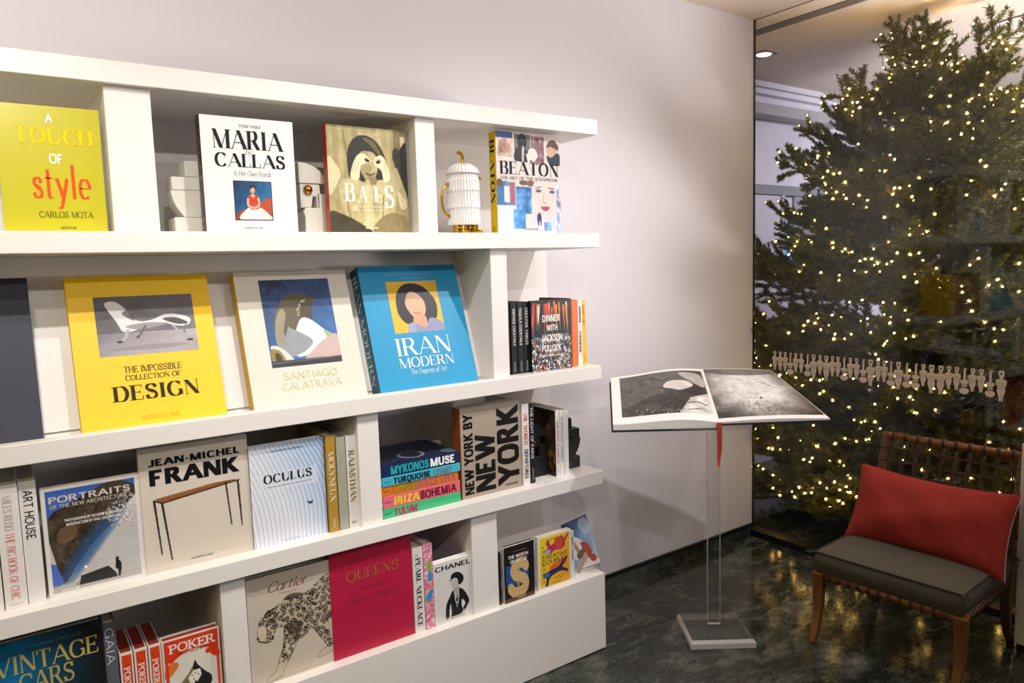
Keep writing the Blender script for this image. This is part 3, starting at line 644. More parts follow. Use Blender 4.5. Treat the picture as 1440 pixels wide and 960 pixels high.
book('sepia book of a woman peering through her gloved hands, red spine', -1.393, .06, Z2, .262, .3185, .032, '#b5a878', spine='#b8231d', group=GA, rough=.35, art=c, lines=[
    ('NICHOLAS FOULKES', .38, .64, .055, .07, 'serif', '#efe8cf', 'author_line'), ('B', .18, .315, .53, .70, 'didone', '#f4efe0', 'title'), ('A', .355, .475, .55, .705, 'didone', '#f4efe0', 'title'), ('L', .545, .65, .55, .70, 'didone', '#f4efe0', 'title'), ('S', .68, .81, .54, .75, 'didone', '#f4efe0', 'title'),
    ('LEGENDARY COSTUME BALLS', .285, .68, .735, .757, 'serif', '#efe8cf', 'subtitle'), ('OF THE TWENTIETH CENTURY', .275, .685, .77, .79, 'serif', '#efe8cf', 'subtitle'), ('ASSOULINE', .425, .587, .938, .957, 'bold', '#f4efe0', SM)])
c = Canvas(92, 116, '#dcd3cc', 9)
c.rect(.0, .0, .25, .08, '#4a5f98'); c.rect(.0, .06, .25, .24, '#cbb3a6'); m = c.poly([(.05, .1), (.13, .06), (.22, .12), (.2, .2), (.06, .2)], '#a8746a'); c.mott(c.rect(0, .06, .25, .24, '#c9b4a8', .3), 14, .25)
c.rect(.28, .01, .53, .28, '#6f6f70'); c.ell(.4, .08, .075, .075, '#16161b'); c.poly([(.29, .27), (.29, .17), (.37, .13), (.45, .15), (.53, .22), (.53, .28)], '#1c2128'); c.poly([(.4, .14), (.43, .14), (.42, .27), (.39, .27)], '#c2bdb6')
c.rect(.54, .02, .74, .3, '#8d6a72'); c.mott(c.rect(.54, .02, .74, .3, '#8d6a72', .2), 18, .3); c.poly([(.48, .25), (.5, .16), (.57, .14), (.62, .17), (.64, .22), (.58, .27), (.53, .26)], '#e6ddd6'); c.poly([(.46, .2), (.5, .22), (.52, .3), (.49, .3)], '#e6ddd6')
c.rect(.77, .06, 1, .3, '#d8d2d0'); c.ell(.87, .14, .09, .08, '#cda98f'); c.poly([(.78, .12), (.82, .06), (.9, .04), (.97, .09), (.97, .14), (.86, .11)], '#5a4436'); c.poly([(.79, .2), (.86, .22), (.95, .17), (1, .2), (1, .29), (.86, .3), (.8, .26)], '#1b2634')
c.rect(.0, .48, .16, .72, '#3c74ad'); c.ell(.04, .5, .05, .04, '#6b4a3d'); c.rect(.13, .49, .28, .72, '#5f8cc0'); c.rect(.2, .49, .26, .7, '#c2574e'); c.rect(.11, .53, .19, .69, '#d9dcdf')
c.rect(.29, .53, .53, .8, '#3f7fbf'); c.mott(c.rect(.29, .53, .53, .8, '#5b90c4', .4), 12, .35); c.ell(.41, .49, .07, .025, '#6f5148'); c.ell(.52, .495, .07, .03, '#7b5a4e')
m = c.poly([(.56, .5), (.7, .47), (.86, .48), (.95, .56), (.93, .7), (.84, .82), (.76, .86), (.66, .8), (.58, .66)], '#e0cfca'); c.line([(.6, .54), (.68, .52)], .012, '#7d6058'); c.line([(.8, .53), (.89, .54)], .012, '#7d6058')
c.ell(.64, .565, .045, .016, '#4a5d78'); c.ell(.86, .57, .045, .016, '#4a5d78'); c.line([(.73, .58), (.71, .67), (.76, .68)], .01, '#b59a92'); c.poly([(.67, .73), (.74, .72), (.82, .73), (.75, .77)], '#a3485c'); c.poly([(.56, .8), (.7, .86), (.9, .82), (.95, 1), (.6, 1)], '#d8cfdb')
c.rect(.93, .5, 1, 1, '#b9c6e4'); c.mott(c.rect(.93, .5, 1, 1, '#9fb3e0', .4), 24, .4); c.rect(.24, .76, .43, .95, '#4a90cd'); c.mott(c.rect(.24, .76, .43, .95, '#4a90cd', .3), 10, .25); c.rect(.0, .72, .24, 1, '#d5dbea')
c.poly([(.62, .8), (.66, .79), (.68, .84), (.67, .93), (.65, .86), (.63, .93), (.61, .86)], '#22345c'); c.rect(.72, .88, .84, .97, '#6f9fd6'); c.mott(c.rect(.72, .88, .84, .97, '#6f9fd6', .2), 9, .3); c.mott(None, 22, .04)
book('scrapbook-style book with a yellow spine and collage cover, right end of top shelf', -.796, .05, Z2, .28, .346, .042, '#dcd3cc', spine='#d8b414', group=GA, rough=.22, art=c, lines=[
    ('BEATON', .04, .972, .285, .412, 'didone', '#14202e', 'title'), ('THE ART OF THE SCRAPBOOK', .05, .96, .432, .464, 'serif', '#20262e', 'subtitle'), ('ASSOULINE', .41, .625, .945, .963, 'sans', '#2a3040', SM)],
    slines=[('BEATON', .07, .70, .2, .78, 'didone', '#151515'), ('ASSOULINE', .93, .975, .3, .6, 'sans', '#40340a', 'spine_publisher')])
# --- second row, large books on the sloping board
GB = 'large books leaning on the sloping display board'
def ledge(y): return Z3-max(0, y-LY)*math.tan(TL)+.0006
book('dark navy cloth book cut off by the left edge, second row', -2.50, .050, ledge(.050), .343, .415, .03, '#2b2c3c', group=GB, tilt=TL, rough=.6)
c = Canvas(96, 78, '#5b565c', 11)
c.grad(None, '#4a464c', '#6a656c', 0, 0, 1, .5); c.rect(0, .62, 1, 1, '#8d868c'); c.grad(c.rect(0, .62, 1, 1, '#8d868c'), '#77717a', '#a49da3', 0, .62, .3, 1); c.mott(None, 6, .05)
c.poly([(.1, .12), (.15, .08), (.22, .1), (.3, .22), (.36, .38), (.44, .44), (.56, .42), (.7, .34), (.84, .36), (.94, .42), (.95, .5), (.9, .56), (.8, .55), (.68, .5), (.52, .52), (.36, .6), (.25, .6), (.2, .44), (.13, .24)], '#d9d6d8')
c.poly([(.26, .3), (.33, .24), (.38, .38), (.36, .42)], '#4a464a', True, .8); c.poly([(.66, .42), (.78, .4), (.88, .46), (.92, .52), (.8, .52)], '#3c383d'); c.poly([(.28, .52), (.4, .48), (.56, .47), (.72, .5), (.6, .54), (.4, .58)], '#8f8b8f')
c.line([(.3, .58), (.27, .7), (.22, .76)], .035, '#a8a4a7'); c.line([(.48, .52), (.42, .66), (.39, .7)], .025, '#57535a'); c.line([(.76, .54), (.84, .7), (.92, .8)], .03, '#a29ea2'); c.line([(.9, .54), (.87, .64), (.88, .68)], .02, '#6b676d')
c.ell(.21, .77, .03, .022, '#2c2a2d'); c.ell(.92, .81, .035, .022, '#2c2a2d'); c.ell(.39, .71, .02, .016, '#2c2a2d'); c.poly([(.1, .9), (.5, .84), (.9, .88), (.6, .93)], '#6c666d', True, .4)
book('bright yellow book with a photo of a chrome chaise longue', -2.0765, .052, ledge(.052), .3515, .414, .032, '#f0c400', group=GB, tilt=TL, rough=.45, art=c, artbox=(.17, .142, .861, .537), lines=[
    ('THE IMPOSSIBLE', .314, .715, .61, .652, 'serif', '#2a2410', 'title'), ('COLLECTION OF', .318, .701, .668, .702, 'serif', '#2a2410', 'title'), ('DESIGN', .215, .82, .735, .832, 'didone', '#2a2410', 'title'), ('ASSOULINE', .385, .66, .935, .965, 'sans', '#e2b400', SM)])
c = Canvas(88, 92, '#1c3d70', 13)
c.grad(None, '#0f2550', '#2f6aa8', 0, .1, .3, .9); n = c.noise(4, 4); c.fill(n > .58, '#3d6fa6', .35); c.mott(None, 5, .05)
c.poly([(.14, .74), (.12, .5), (.2, .32), (.34, .2), (.5, .16), (.66, .2), (.73, .23), (.68, .4), (.62, .6), (.5, .72), (.3, .8)], '#5a5238'); c.poly([(.12, .74), (.14, .5), (.24, .34), (.3, .4), (.24, .6), (.26, .8)], '#a39c86', True, .8); c.poly([(.52, .3), (.7, .24), (.66, .5), (.58, .62)], '#3d3826', True, .7)
c.dots(c.mask([(.44, .42), (.5, .3), (.6, .22), (.63, .24), (.53, .33), (.47, .45)]), 16, .006, .009, ['#f4ecd0'])
c.poly([(.34, .82), (.4, .62), (.5, .47), (.62, .47), (.78, .58), (.92, .7), (.98, .8), (.7, .86), (.4, .9)], '#e9e6e4'); c.poly([(.12, .98), (.3, .56), (.33, .56), (.62, .72), (.5, .84), (.3, .9)], '#8d949c'); c.poly([(.8, .62), (.92, .66), (1, .74), (1, .8), (.9, .78)], '#9fb487')
c.poly([(.45, .98), (.6, .84), (.8, .72), (1, .68), (1, .98)], '#c4aba6'); c.poly([(.02, .78), (.12, .76), (.26, .86), (.34, .98), (.2, .98)], '#cfccca'); c.poly([(.02, .8), (.14, .82), (.2, .95), (.04, .96)], '#8c7b2e'); c.poly([(.07, .84), (.14, .86), (.15, .95), (.08, .94)], '#3c3114')
c.rect(0, .93, 1, 1, '#22262e'); c.line([(0, .955), (1, .93)], .012, '#5c6068'); c.mott(None, 20, .03)
book('cream book with a photo of a white shell-shaped building on blue sky', -1.655, .046, ledge(.046), .348, .412, .042, '#ddd5c8', spine='#c39a34', group=GB, tilt=TL, rough=.6, art=c, artbox=(.203, .066, .822, .72), lines=[
    ('SANTIAGO', .283, .754, .765, .817, 'light', '#cbb96c', 'title'), ('CALATRAVA', .262, .782, .84, .893, 'light', '#cbb96c', 'title'), ('ASSOULINE', .398, .661, .95, .975, 'light', '#e9e2d6', SM)])
c = Canvas(72, 84, '#e2b31c', 15)
c.poly([(.12, .5), (.16, .25), (.3, .08), (.5, .04), (.72, .12), (.9, .36), (.92, .6), (.84, .78), (.6, .84), (.3, .84), (.16, .7)], '#17131a'); c.poly([(.3, .42), (.4, .22), (.56, .24), (.68, .4), (.68, .6), (.58, .74), (.44, .72), (.34, .58)], '#d5a887')
c.poly([(.42, .7), (.64, .68), (.66, .9), (.5, 1), (.4, 1)], '#c99a7b'); c.poly([(.34, 1), (.4, .82), (.62, .92), (.74, .74), (.95, .82), (1, 1)], '#8b8fb0'); c.poly([(.25, 1), (.3, .84), (.4, .82), (.42, 1)], '#9a9dbc'); c.line([(.44, .62), (.5, .64), (.57, .62)], .03, '#b5766a')
book('blue book with a flat yellow portrait panel, right end of the sloping board', -1.268, .040, ledge(.040), .366, .418, .058, '#0a93c4', spine='#0b4a66', group=GB, tilt=TL, rough=.45, pages=M_WPAGE, art=c, artbox=(.248, .134, .758, .556), lines=[
    ('FOREWORD BY HER IMPERIAL MAJESTY', .24, .757, .066, .083, 'serif', '#7cc0d4', 'foreword_line'), ('FARAH PAHLAVI', .36, .67, .097, .115, 'serif', '#7cc0d4', 'foreword_line'), ('IRAN', .228, .775, .598, .736, 'didone_light', '#e8eef0', 'title'), ('MODERN', .23, .78, .755, .833, 'didone_light', '#e8eef0', 'title'),
    ('The Empress of Art', .323, .691, .845, .89, 'italic', '#e8eef0', 'subtitle', .2), ('ASSOULINE', .385, .658, .92, .953, 'light', '#55b4cf', SM)],
    slines=[('IRAN MODERN', .06, .93, .2, .72, 'didone_light', '#b9d6de')])
# --- second row, small cookbooks at the right
GC = 'small black cocktail books left of the splatter cookbook'
CK = [(-.782, 'first black spine from the white upright, half hidden', 'SPRITZ RECIPES'), (-.752, 'second black spine from the white upright among the cookbooks', 'VINTAGE COCKTAILS'), (-.7235, 'third black spine from the white upright among the cookbooks', 'TEQUILA COCKTAILS'), (-.697, 'black spine touching the splatter-cover cookbook', 'CREATIVE TABLES')]
for x, lb, tt in CK:
    book(lb, x, .052, Z3, .19, .2555, .0245, '#17181a', pose='spine', group=GC, rough=.35, slines=[(tt, .08, .6, .3, .72, 'bold', '#d9d9d6'), ('ASSOULINE', .82, .96, .35, .6, 'sans', '#b9b9b6', 'spine_publisher')])
c = Canvas(80, 108, '#1d232b', 17)
c.mott(None, 8, .08); 
for k in range(26):
    u = c.r.rand(); v = .02+.1*c.r.rand(); l = .2+.2*c.r.rand(); d = (u-.5)*.25; co = ['#e07a1c', '#e8a13a', '#c5463a', '#d9622a', '#8a2f4a', '#e6dcd0'][k % 6]
    c.poly([(u-.022, v), (u+.022, v), (u+d*l+.004, v+l), (u+d*l-.004, v+l)], co, False)
    c.line([(u+d*l, v+l), (u+d*l+.01, v+l+.06)], .008, '#7d8f3c')
lo = (c.V > .48+.05*c.noise(9))
c.fill(lo, '#5c6068', .75); c.mott(lo, 20, .4); c.dots(lo, 420, .006, .022, ['#e6e3e0', '#f2f0ee', '#171a20', '#8d3340', '#b9504e', '#c9a83a', '#2a3a52', '#9aa0a8', '#10131a'])
for k in range(26):
    u, v = c.r.rand(), .5+.5*c.r.rand(); c.line([(u, v), (u+c.r.randn()*.1, v+c.r.randn()*.05), (u+c.r.randn()*.16, v+c.r.randn()*.08)], .008, ['#e9e6e3', '#14171d'][k % 2])
book('small cover-out cookbook with carrots and paint splatter', -.672, .040, Z3, .186, .2575, .018, '#1d232b', rough=.15, art=c, lines=[
    ('DINNER', .27, .71, .21, .305, 'bold', '#f4f3f1', 'title'), ('WITH', .37, .64, .35, .435, 'bold', '#f4f3f1', 'title'), ('JACKSON', .24, .76, .485, .585, 'bold', '#f4f3f1', 'title'), ('POLLOCK', .25, .73, .635, .725, 'bold', '#f4f3f1', 'title'), ('RECIPES, ART & NATURE', .2, .78, .77, .8, 'bold', '#e9e6e3', 'subtitle')])
GD = 'thin cookbooks right of the splatter cookbook'
book('dark red spine beside the splatter cookbook', -.484, .056, Z3, .18, .2585, .009, '#6d1f1c', pose='spine', group=GD)
book('orange thin spine among the cookbooks', -.4735, .052, Z3, .185, .252, .028, '#e8701a', pose='spine', group=GD, slines=[('CONTEMPORARY COOKERY', .08, .86, .4, .68, 'light', '#f0b070')])
book('white thin spine among the cookbooks', -.4425, .054, Z3, .185, .25, .022, '#e6e0df', pose='spine', group=GD, slines=[('MISSONI', .1, .34, .3, .7, 'bold', '#1a1a1a'), ('COOKBOOK', .48, .8, .3, .7, 'bold', '#1a1a1a')])
book('yellow thin spine at the right end of the cookbooks', -.419, .056, Z3, .185, .247, .023, '#eebb12', pose='spine', lean=math.radians(-1.5), group=GD, slines=[('SUMMER TABLE', .06, .38, .35, .7, 'bold', '#e7543a'), ('ASSOULINE', .84, .95, .35, .6, 'sans', '#7a5a08', 'spine_publisher')])
# --- third row, left bay
GE = 'books standing on the third row left of the upright'
book('white book spine at the left edge of the picture, third row', -2.325, .045, Z4, .25, .31, .056, '#e8e4e0', pose='spine', group=GE)
book('thick white spine with pale red lettering, third row', -2.2665, .043, Z4, .25, .305, .0455, '#e9e5e2', pose='spine', group=GE, rough=.3, slines=[('MILES REDD', .08, .36, .3, .68, 'didone_light', '#b9a9a2'), ('THE BIG BOOK OF CHIC', .38, .92, .3, .68, 'didone_light', '#e08074'), ('ASSOULINE', .955, .965, .2, .75, 'sans', '#9a948f', 'spine_publisher')])
book('white spine with bold black ART HOUSE lettering', -2.2195, .052, Z4, .25, .305, .036, '#e7e3e0', pose='spine', group=GE, rough=.3, slines=[('ART HOUSE', .07, .47, .22, .76, 'sans', '#151515')])
c = Canvas(88, 100, '#c9c7c6', 19)
c.mott(None, 4, .04)
for j in range(30):
    v = .3+j*.024
    for i in range(26):
        u = .3+i*.028+(j % 2)*.014; dv = -(u-.3)**2*.3
        c.ell(u, v+dv+.1, .008, .006, '#8f8d8e', 0, .7)
c.rect(0, 0, 1, .1, '#3f63b5'); c.poly([(0, 0), (1, 0), (1, .06), (.6, .02), (.3, .14), (0, .3)], '#3f63b5', False)
c.poly([(0, .28), (.3, .13), (.62, .02), (.82, .0), (.98, .06), (1, .16), (.82, .3), (.7, .42), (.5, .56), (.3, .74), (.12, .92), (.05, .7)], '#43382c'); m = c.mask([(0, .28), (.3, .13), (.62, .02), (.82, .0), (.98, .06), (.82, .3), (.5, .56), (.12, .92), (.05, .7)], True); c.mott(m, 8, .16, 4); c.ell(.2, .44, .12, .08, '#8a6a4a', -20, .6); c.dots(m, 120, .004, .01, ['#8f7a5c', '#6d5a44', '#2a231c'])
for q in (1.5, 1.25, 1.0, .75, .5):
    c.poly([(.44+(x-.44)*q, .63+(y-.63)*q) for x, y in [(.14, .88), (.24, .7), (.42, .52), (.6, .4), (.74, .36), (.7, .46), (.56, .6), (.36, .78), (.2, .9)]], '#2c568f', True, .28)
c.dots(c.mask([(.6, .3), (.9, .1), (1, .16), (.95, .5), (.7, .46)]), 160, .005, .01, ['#d9d7d6', '#e9e7e6', '#9a9898'])
c.poly([(0, .7), (.05, .72), (.12, .9), (.02, .98), (0, .98)], '#4a6cc0', False); c.rect(0, .93, 1, 1, '#b5b2ae'); c.poly([(.25, .97), (.3, .88), (.62, .84), (.7, .92), (.72, .97)], '#2b2a2a', False); c.ell(.37, .8, .018, .012, '#ffffff'); c.line([(.3, .89), (.26, 1)], .012, '#d9d6d2')
c.poly([(.7, .88), (.71, .8), (.735, .79), (.77, .83), (.77, .9), (.75, .97), (.73, .97), (.73, .9)], '#17171a', False); c.ell(.728, .785, .02, .018, '#17171a'); c.line([(0, .95), (.3, .88)], .006, '#8d8a86')
book('white-framed book with a photo of a curved shimmering building', -2.177, .058, Z4, .221, .277, .02, '#e4e0dc', group=GE, rough=.2, art=c, artbox=(.045, .03, .942, .97), lines=[
    ('PORTRAITS', .075, .893, .085, .145, 'bold', '#c9c3b8', 'title'), ('OF THE NEW ARCHITECTURE 2', .083, .898, .16, .195, 'bold', '#b9b3a6', 'title'), ('PHOTOGRAPHS BY RICHARD SCHULMAN', .213, .773, .305, .33, 'bold', '#efece6', 'author_line'), ('INTRODUCTION BY PAUL GOLDBERGER', .224, .763, .345, .37, 'bold', '#efece6', 'author_line'), ('ASSOULINE', .122, .297, .945, .968, 'bold', '#efece6', SM)])
c = Canvas(92, 72, '#d8cec0', 21)
c.poly([(.02, .1), (.12, .16), (.98, .03), (.9, -.02)], '#8a5430', False); c.line([(0, .1), (.1, .16), (1, .02)], .018, '#14110f', False); c.poly([(.02, .085), (.1, .135), (.96, .015), (.86, -.02)], '#955a33', False)
for a, b, q in (((.012, .1), (.055, .9), .024), ((.095, .15), (.16, 1.0), .026), ((.83, .02), (.87, .68), .02), ((.975, .03), (.995, .73), .024)):
    c.poly([(a[0]-q/2, a[1]), (a[0]+q/2, a[1]), (b[0]+.0075, b[1]), (b[0]-.0075, b[1])], '#14110f', False)
book('beige book with a drawing of a slim console table', -1.957, .055, Z4, .279, .338, .022, '#d8cec0', group=GE, rough=.4, art=c, artbox=(.1, .36, .905, .92), lines=[
    ('JEAN-MICHEL', .08, .916, .088, .145, 'black', '#121212', 'title'), ('FRANK', .083, .912, .172, .3, 'black', '#121212', 'title'), ('ASSOULINE', .396, .603, .938, .953, 'sans', '#26221e', SM)])
c = Canvas(96, 104, '#d3dcea', 23)
c.grad(None, '#dfe4ee', '#7fa6d8', .35, .5, 1.0, .05); c.grad(None, '#e2e4ea', '#e2e4ea', .5, .55, .4, 1, .15)
for k in range(34):
    u0 = -.5+k*.062; f = max(0, 1-abs(u0-.2)*.7)
    c.line([(u0-.15+.1*f, -.05), (u0+.12, .25), (u0+.3-.02*k*.1, .6), (u0+.28-.03*k*.2+.1, 1.05)], .012, '#f4f6fa', True, .75)
    c.line([(u0-.165+.1*f, -.05), (u0+.105, .25), (u0+.285-.02*k*.1, .6), (u0+.265-.03*k*.2+.1, 1.05)], .007, '#6f8cc0' if k > 14 else '#8793b8', True, .7)
m = c.rect(.1, .28, .9, .45, '#dde4ee', .55); c.poly([(.72, .62), (.78, .64), (.82, .62), (.8, .66), (.76, .66)], '#20242c', False)
book('pale blue book of fine curved white ribs, dark serif title', -1.677, .050, Z4, .219, .297, .028, '#c9d5e6', group=GE, rough=.25, art=c, lines=[
    ('SANTIAGO CALATRAVA', .28, .7, .055, .075, 'sans', '#4a5a80', 'author_line'), ('OCULUS', .166, .82, .292, .376, 'didone', '#1b1e26', 'title'), ('A TRANSPORTATION HUB AND MEMORIAL', .17, .82, .41, .42, 'sans', '#4a5064', 'subtitle'), ('ASSOULINE', .392, .601, .962, .978, 'light', '#5a6480', SM)])
book('gold spine with white lettering beside the pale blue ribbed book', -1.4545, .040, Z4, .25, .297, .0295, '#b08a35', pose='spine', group=GE, rough=.35, slines=[('MOLYNEUX', .16, .68, .22, .8, 'didone_light', '#efe6d2'), ('ASSOULINE', .86, .95, .4, .6, 'sans', '#efe6d2', 'spine_publisher')])
book('grey-green spine between the gold and the white spine', -1.4215, .041, Z4, .25, .289, .0285, '#a3a796', pose='spine', group=GE, slines=[('VERSAILLES TO DIOR', .1, .84, .3, .68, 'didone_light', '#bcb28a')])
book('white spine with gold-brown lettering against the upright', -1.390, .042, Z4, .25, .29, .032, '#e3dfd8', pose='spine', group=GE, slines=[('RAJASTHAN', .16, .72, .22, .8, 'didone', '#8a7430'), ('ASSOULINE', .93, .96, .2, .7, 'sans', '#8a7430', 'spine_publisher')])
# --- third row, right bay: the flat pile
GF = 'bright travel books lying in the flat pile'
PILE = [('green book at the bottom of the bright flat pile', '#3fb57c', .0320, [('TULUM', .14, .42, '#a8365a')]),
        ('pink book second from the bottom of the flat pile', '#df6e7a', .0395, [('IBIZA', .14, .46, '#f2c23a'), ('BOHEMIA', .47, .95, '#7a1832')]),
        ('orange book in the middle of the flat pile', '#e07a1e', .0315, [('CAPRI', .14, .44, '#8f8a2a'), ('DOLCE VITA', .45, .96, '#b0607a')]),
        ('turquoise book second from the top of the flat pile', '#45b6cf', .0285, [('TURQUOISE', .14, .6, '#101c34'), ('COAST', .64, .88, '#6d8290')]),
        ('navy book on top of the flat pile with a round emblem', '#1a2f5e', .0395, [('MYKONOS', .12, .6, '#2aa5a8'), ('MUSE', .62, .94, '#f1f1ee')])]
z = Z4
for i, (lb, co, t, tx) in enumerate(PILE):
    sl = [(s, a, b, .14, .84, 'black', q) for s, a, b, q in tx]+[('ASSOULINE', .02, .1, .42, .56, 'sans', '#20304a', 'spine_publisher')]
    art = None
    if i == 4:
        art = Canvas(60, 72, '#1b2640', 31); art.mott(None, 5, .06); art.dots(art.U > -1, 30, .01, .03, ['#2a4a70', '#22365c']); art.ell(.3, .5, .2, .16, '#7d8790'); art.ell(.3, .5, .155, .122, '#141f30'); art.poly([(.06, .88), (.2, .84), (.26, 1), (.06, 1)], '#5b6a78')
    book(lb, -1.2775+(i % 2)*.002, .043+.002*(i % 3), z, .235, .2895-(i % 3)*.002, t, co, pose='flat', group=GF, rough=.25, art=art, pages=M_WPAGE, slines=sl)
    z += t+.0004
# --- third row, right bay: upright books
GG = 'books standing on the third row right of the flat pile'
book('grey slipcased book with huge black capitals set sideways', -.982, .044, Z4, .2515, .315, .052, '#a89a8b', spine='#8f4a1e', group=GG, rough=.55, lines=[
    ('NEW YORK BY', .05, .197, .065, .96, 'black', '#141414', 'title', 'up'), ('NEW', .228, .555, .31, .96, 'black', '#141414', 'title', 'up'), ('YORK', .595, .962, .035, .945, 'black', '#141414', 'title', 'up'), ('ASSOULINE', .718, .93, .93, .952, 'bold', '#1f1b18', SM)])
book('white spine with red and black lettering beside the grey slipcase', -.7225, .044, Z4, .24, .298, .031, '#e3dedb', pose='spine', group=GG, slines=[('THE', .12, .22, .25, .75, 'didone', '#c03a30'), ('WORLD', .26, .5, .25, .75, 'didone', '#c03a30'), ('DEPARTURES', .56, .92, .25, .75, 'bold', '#1a1a1a')])
book('black spine with white lettering, third row right', -.6895, .044, Z4, .24, .287, .022, '#1c1c1d', pose='spine', group=GG, slines=[('THE LIGHT OF PARIS', .02, .68, .2, .72, 'sans', '#e0dfdc'), ('ASSOULINE', .8, .95, .4, .6, 'sans', '#c9c8c4', 'spine_publisher')])
c = Canvas(50, 60, '#3a2a22', 33); c.mott(None, 5, .16); c.dots(c.U > -1, 60, .02, .06, ['#4d3422', '#6a4a26', '#1c1614', '#7d5a2a', '#3a2a22'])
k = book('thin white spine with red lettering in front of the black bookend', -.5635, .052, Z4, .22, .2505, .019, '#e4dfdc', pose='spine', group=GG, slines=[('MONTE CARLO', .17, .8, .25, .72, 'sans', '#b02a2a'), ('ASSOULINE', .87, .97, .35, .6, 'sans', '#8a8682', 'spine_publisher')])
c.mesh(lambda u, v: (.22*u, .0194, .2505*(1-v)), 'back_picture', k)
book('thin white spine with grey lettering, second of three slim white spines', -.5435, .050, Z4, .22, .249, .0165, '#e3dfdd', pose='spine', group=GG, slines=[('EXTRAORDINARY JOURNEYS', .1, .78, .25, .72, 'sans', '#4a4a4c')])
book('thin white spine with pale lettering, rightmost of three slim white spines', -.5258, .048, Z4, .22, .248, .021, '#dfdcdb', pose='spine', group=GG, slines=[('IN GSTAAD', .08, .46, .3, .7, 'light', '#7d8088')])
# --- fourth row, left bay
GH = 'books in the bottom row left bay'
c = Canvas(88, 96, '#12333f', 41)
c.grad(None, '#0a6f9c', '#15181a', .45, .3, .95, .25); c.grad(c.U < .45, '#0a2c44', '#0b78a8', 0, .1, .45, .3); c.mott(None, 6, .05)
c.poly([(.35, 1.1), (.45, .78), (.62, .66), (.85, .64), (1, .72), (1, 1.1)], '#0c1214'); c.poly([(.4, 1.1), (.5, .82), (.64, .72), (.85, .7), (1, .78), (1, 1.1)], '#0d86bd'); c.line([(.45, .8), (.62, .68), (.85, .66), (1, .73)], .02, '#6a5a3c')
book('dark blue motoring book cut off by the left edge, bottom row', -2.413, .042, Z5, .3405, .328, .03, '#10222b', group=GH, rough=.12, art=c, lines=[
    ('VINTAGE', .32, .965, .115, .255, 'serif', '#b9a55e', 'title'), ('CARS', .46, .80, .27, .42, 'serif', '#b9a55e', 'title'), ('SERGE BELLU', .55, .86, .06, .078, 'light', '#8b98a0', 'author_line')])
book('slate grey spine beside the dark blue motoring book', -2.0705, .046, Z5, .24, .31, .0285, '#5c626d', pose='spine', group=GH, rough=.15, slines=[('GAIA', .05, .36, .12, .78, 'light', '#dfe2e6')])
GP = 'red card-game books with white borders'
def poker_spine():
    c = Canvas(16, 80, '#e9e2d8', 3); c.rect(.14, .03, .88, .97, '#d9431c'); c.poly([(.14, .5), (.6, .46), (.88, .6), (.88, .97), (.14, .97)], '#ea7a34'); c.line([(.14, .1), (.5, .16), (.88, .14)], .05, '#a02a12', True, .5, 5); return c
for x, lb in ((-2.0385, 'card-game book spine next to the slate grey spine'), (-2.0045, 'middle one of three upright card-game book spines'), (-1.9705, 'card-game book spine next to the cover-out card-game book')):
    k = book(lb, x, .046, Z5, .16, .2175, .031, '#ddd5ca', pose='spine', group=GP, spine='#e4ddd4', sart=poker_spine(), pages=pbr('red_page_edge', '#8a2a22', .7, bump=.2), slines=[('POKER', .18, .5, .25, .72, 'slab', '#efe8dc')])
c = Canvas(84, 112, '#e6dfd3', 43)
c.rect(.03, .02, .97, .98, '#d8391a'); c.poly([(.03, .36), (.16, .3), (.3, .24), (.5, .2), (.72, .22), (.8, .25), (.74, .3), (.97, .38), (.97, .98), (.03, .98)], '#e3ddd2'); c.poly([(.03, .36), (.16, .3), (.26, .34), (.2, .42), (.03, .5)], '#e2763a'); c.ell(.78, .28, .05, .035, '#d8391a'); c.poly([(.8, .27), (.97, .3), (.97, .38), (.86, .36)], '#d8391a')
c.rect(.03, .3, .09, .98, '#d8391a', .9); c.rect(.92, .3, .97, .98, '#d8391a', .9)
def spade(c, cx, cy, s, col, asp=.8):
    q = lambda P: [(cx+x*s, cy+y*s*asp) for x, y in P]
    m = c.mask(q([(0, -1), (.12, -.72), (.42, -.36), (.78, -.02), (.6, .45), (-.6, .45), (-.78, -.02), (-.42, -.36), (-.12, -.72)]))
    for k in (-1, 1): m |= c.emask(cx+k*.43*s, cy+.22*s*asp, .44*s, .42*s*asp)
    m |= c.mask(q([(-.05, .3), (.05, .3), (.12, .7), (.3, .95), (-.3, .95), (-.12, .7)]))
    c.fill(m, col); return m
spade(c, .54, .6, .32, '#1b211d'); m = spade(c, .54, .6, .32, '#1b211d'); c.fill(m & (c.U < .5), '#8c8446', .85); c.poly([(.4, .56), (.5, .48), (.62, .48), (.64, .56), (.54, .66), (.44, .66)], '#e9e3d8', False)
for q in ((.47, .54), (.53, .52), (.58, .55), (.5, .6)): c.ell(*q, .012, .01, '#b02a20')
spade(c, .53, .66, .06, '#1b211d')
book('cover-out card-game book with a large spade', -1.938, .044, Z5, .1475, .2175, .031, '#ddd5ca', group=GP, spine='#e4ddd4', rough=.2, art=c, pages=pbr('red_page_edge', '#8a2a22', .7, bump=.2), lines=[
    ('POKER', .1, .92, .07, .185, 'slab', '#ece5da', 'title'), ('THE ULTIMATE BOOK', .25, .78, .205, .23, 'sans', '#2a1410', 'subtitle')])
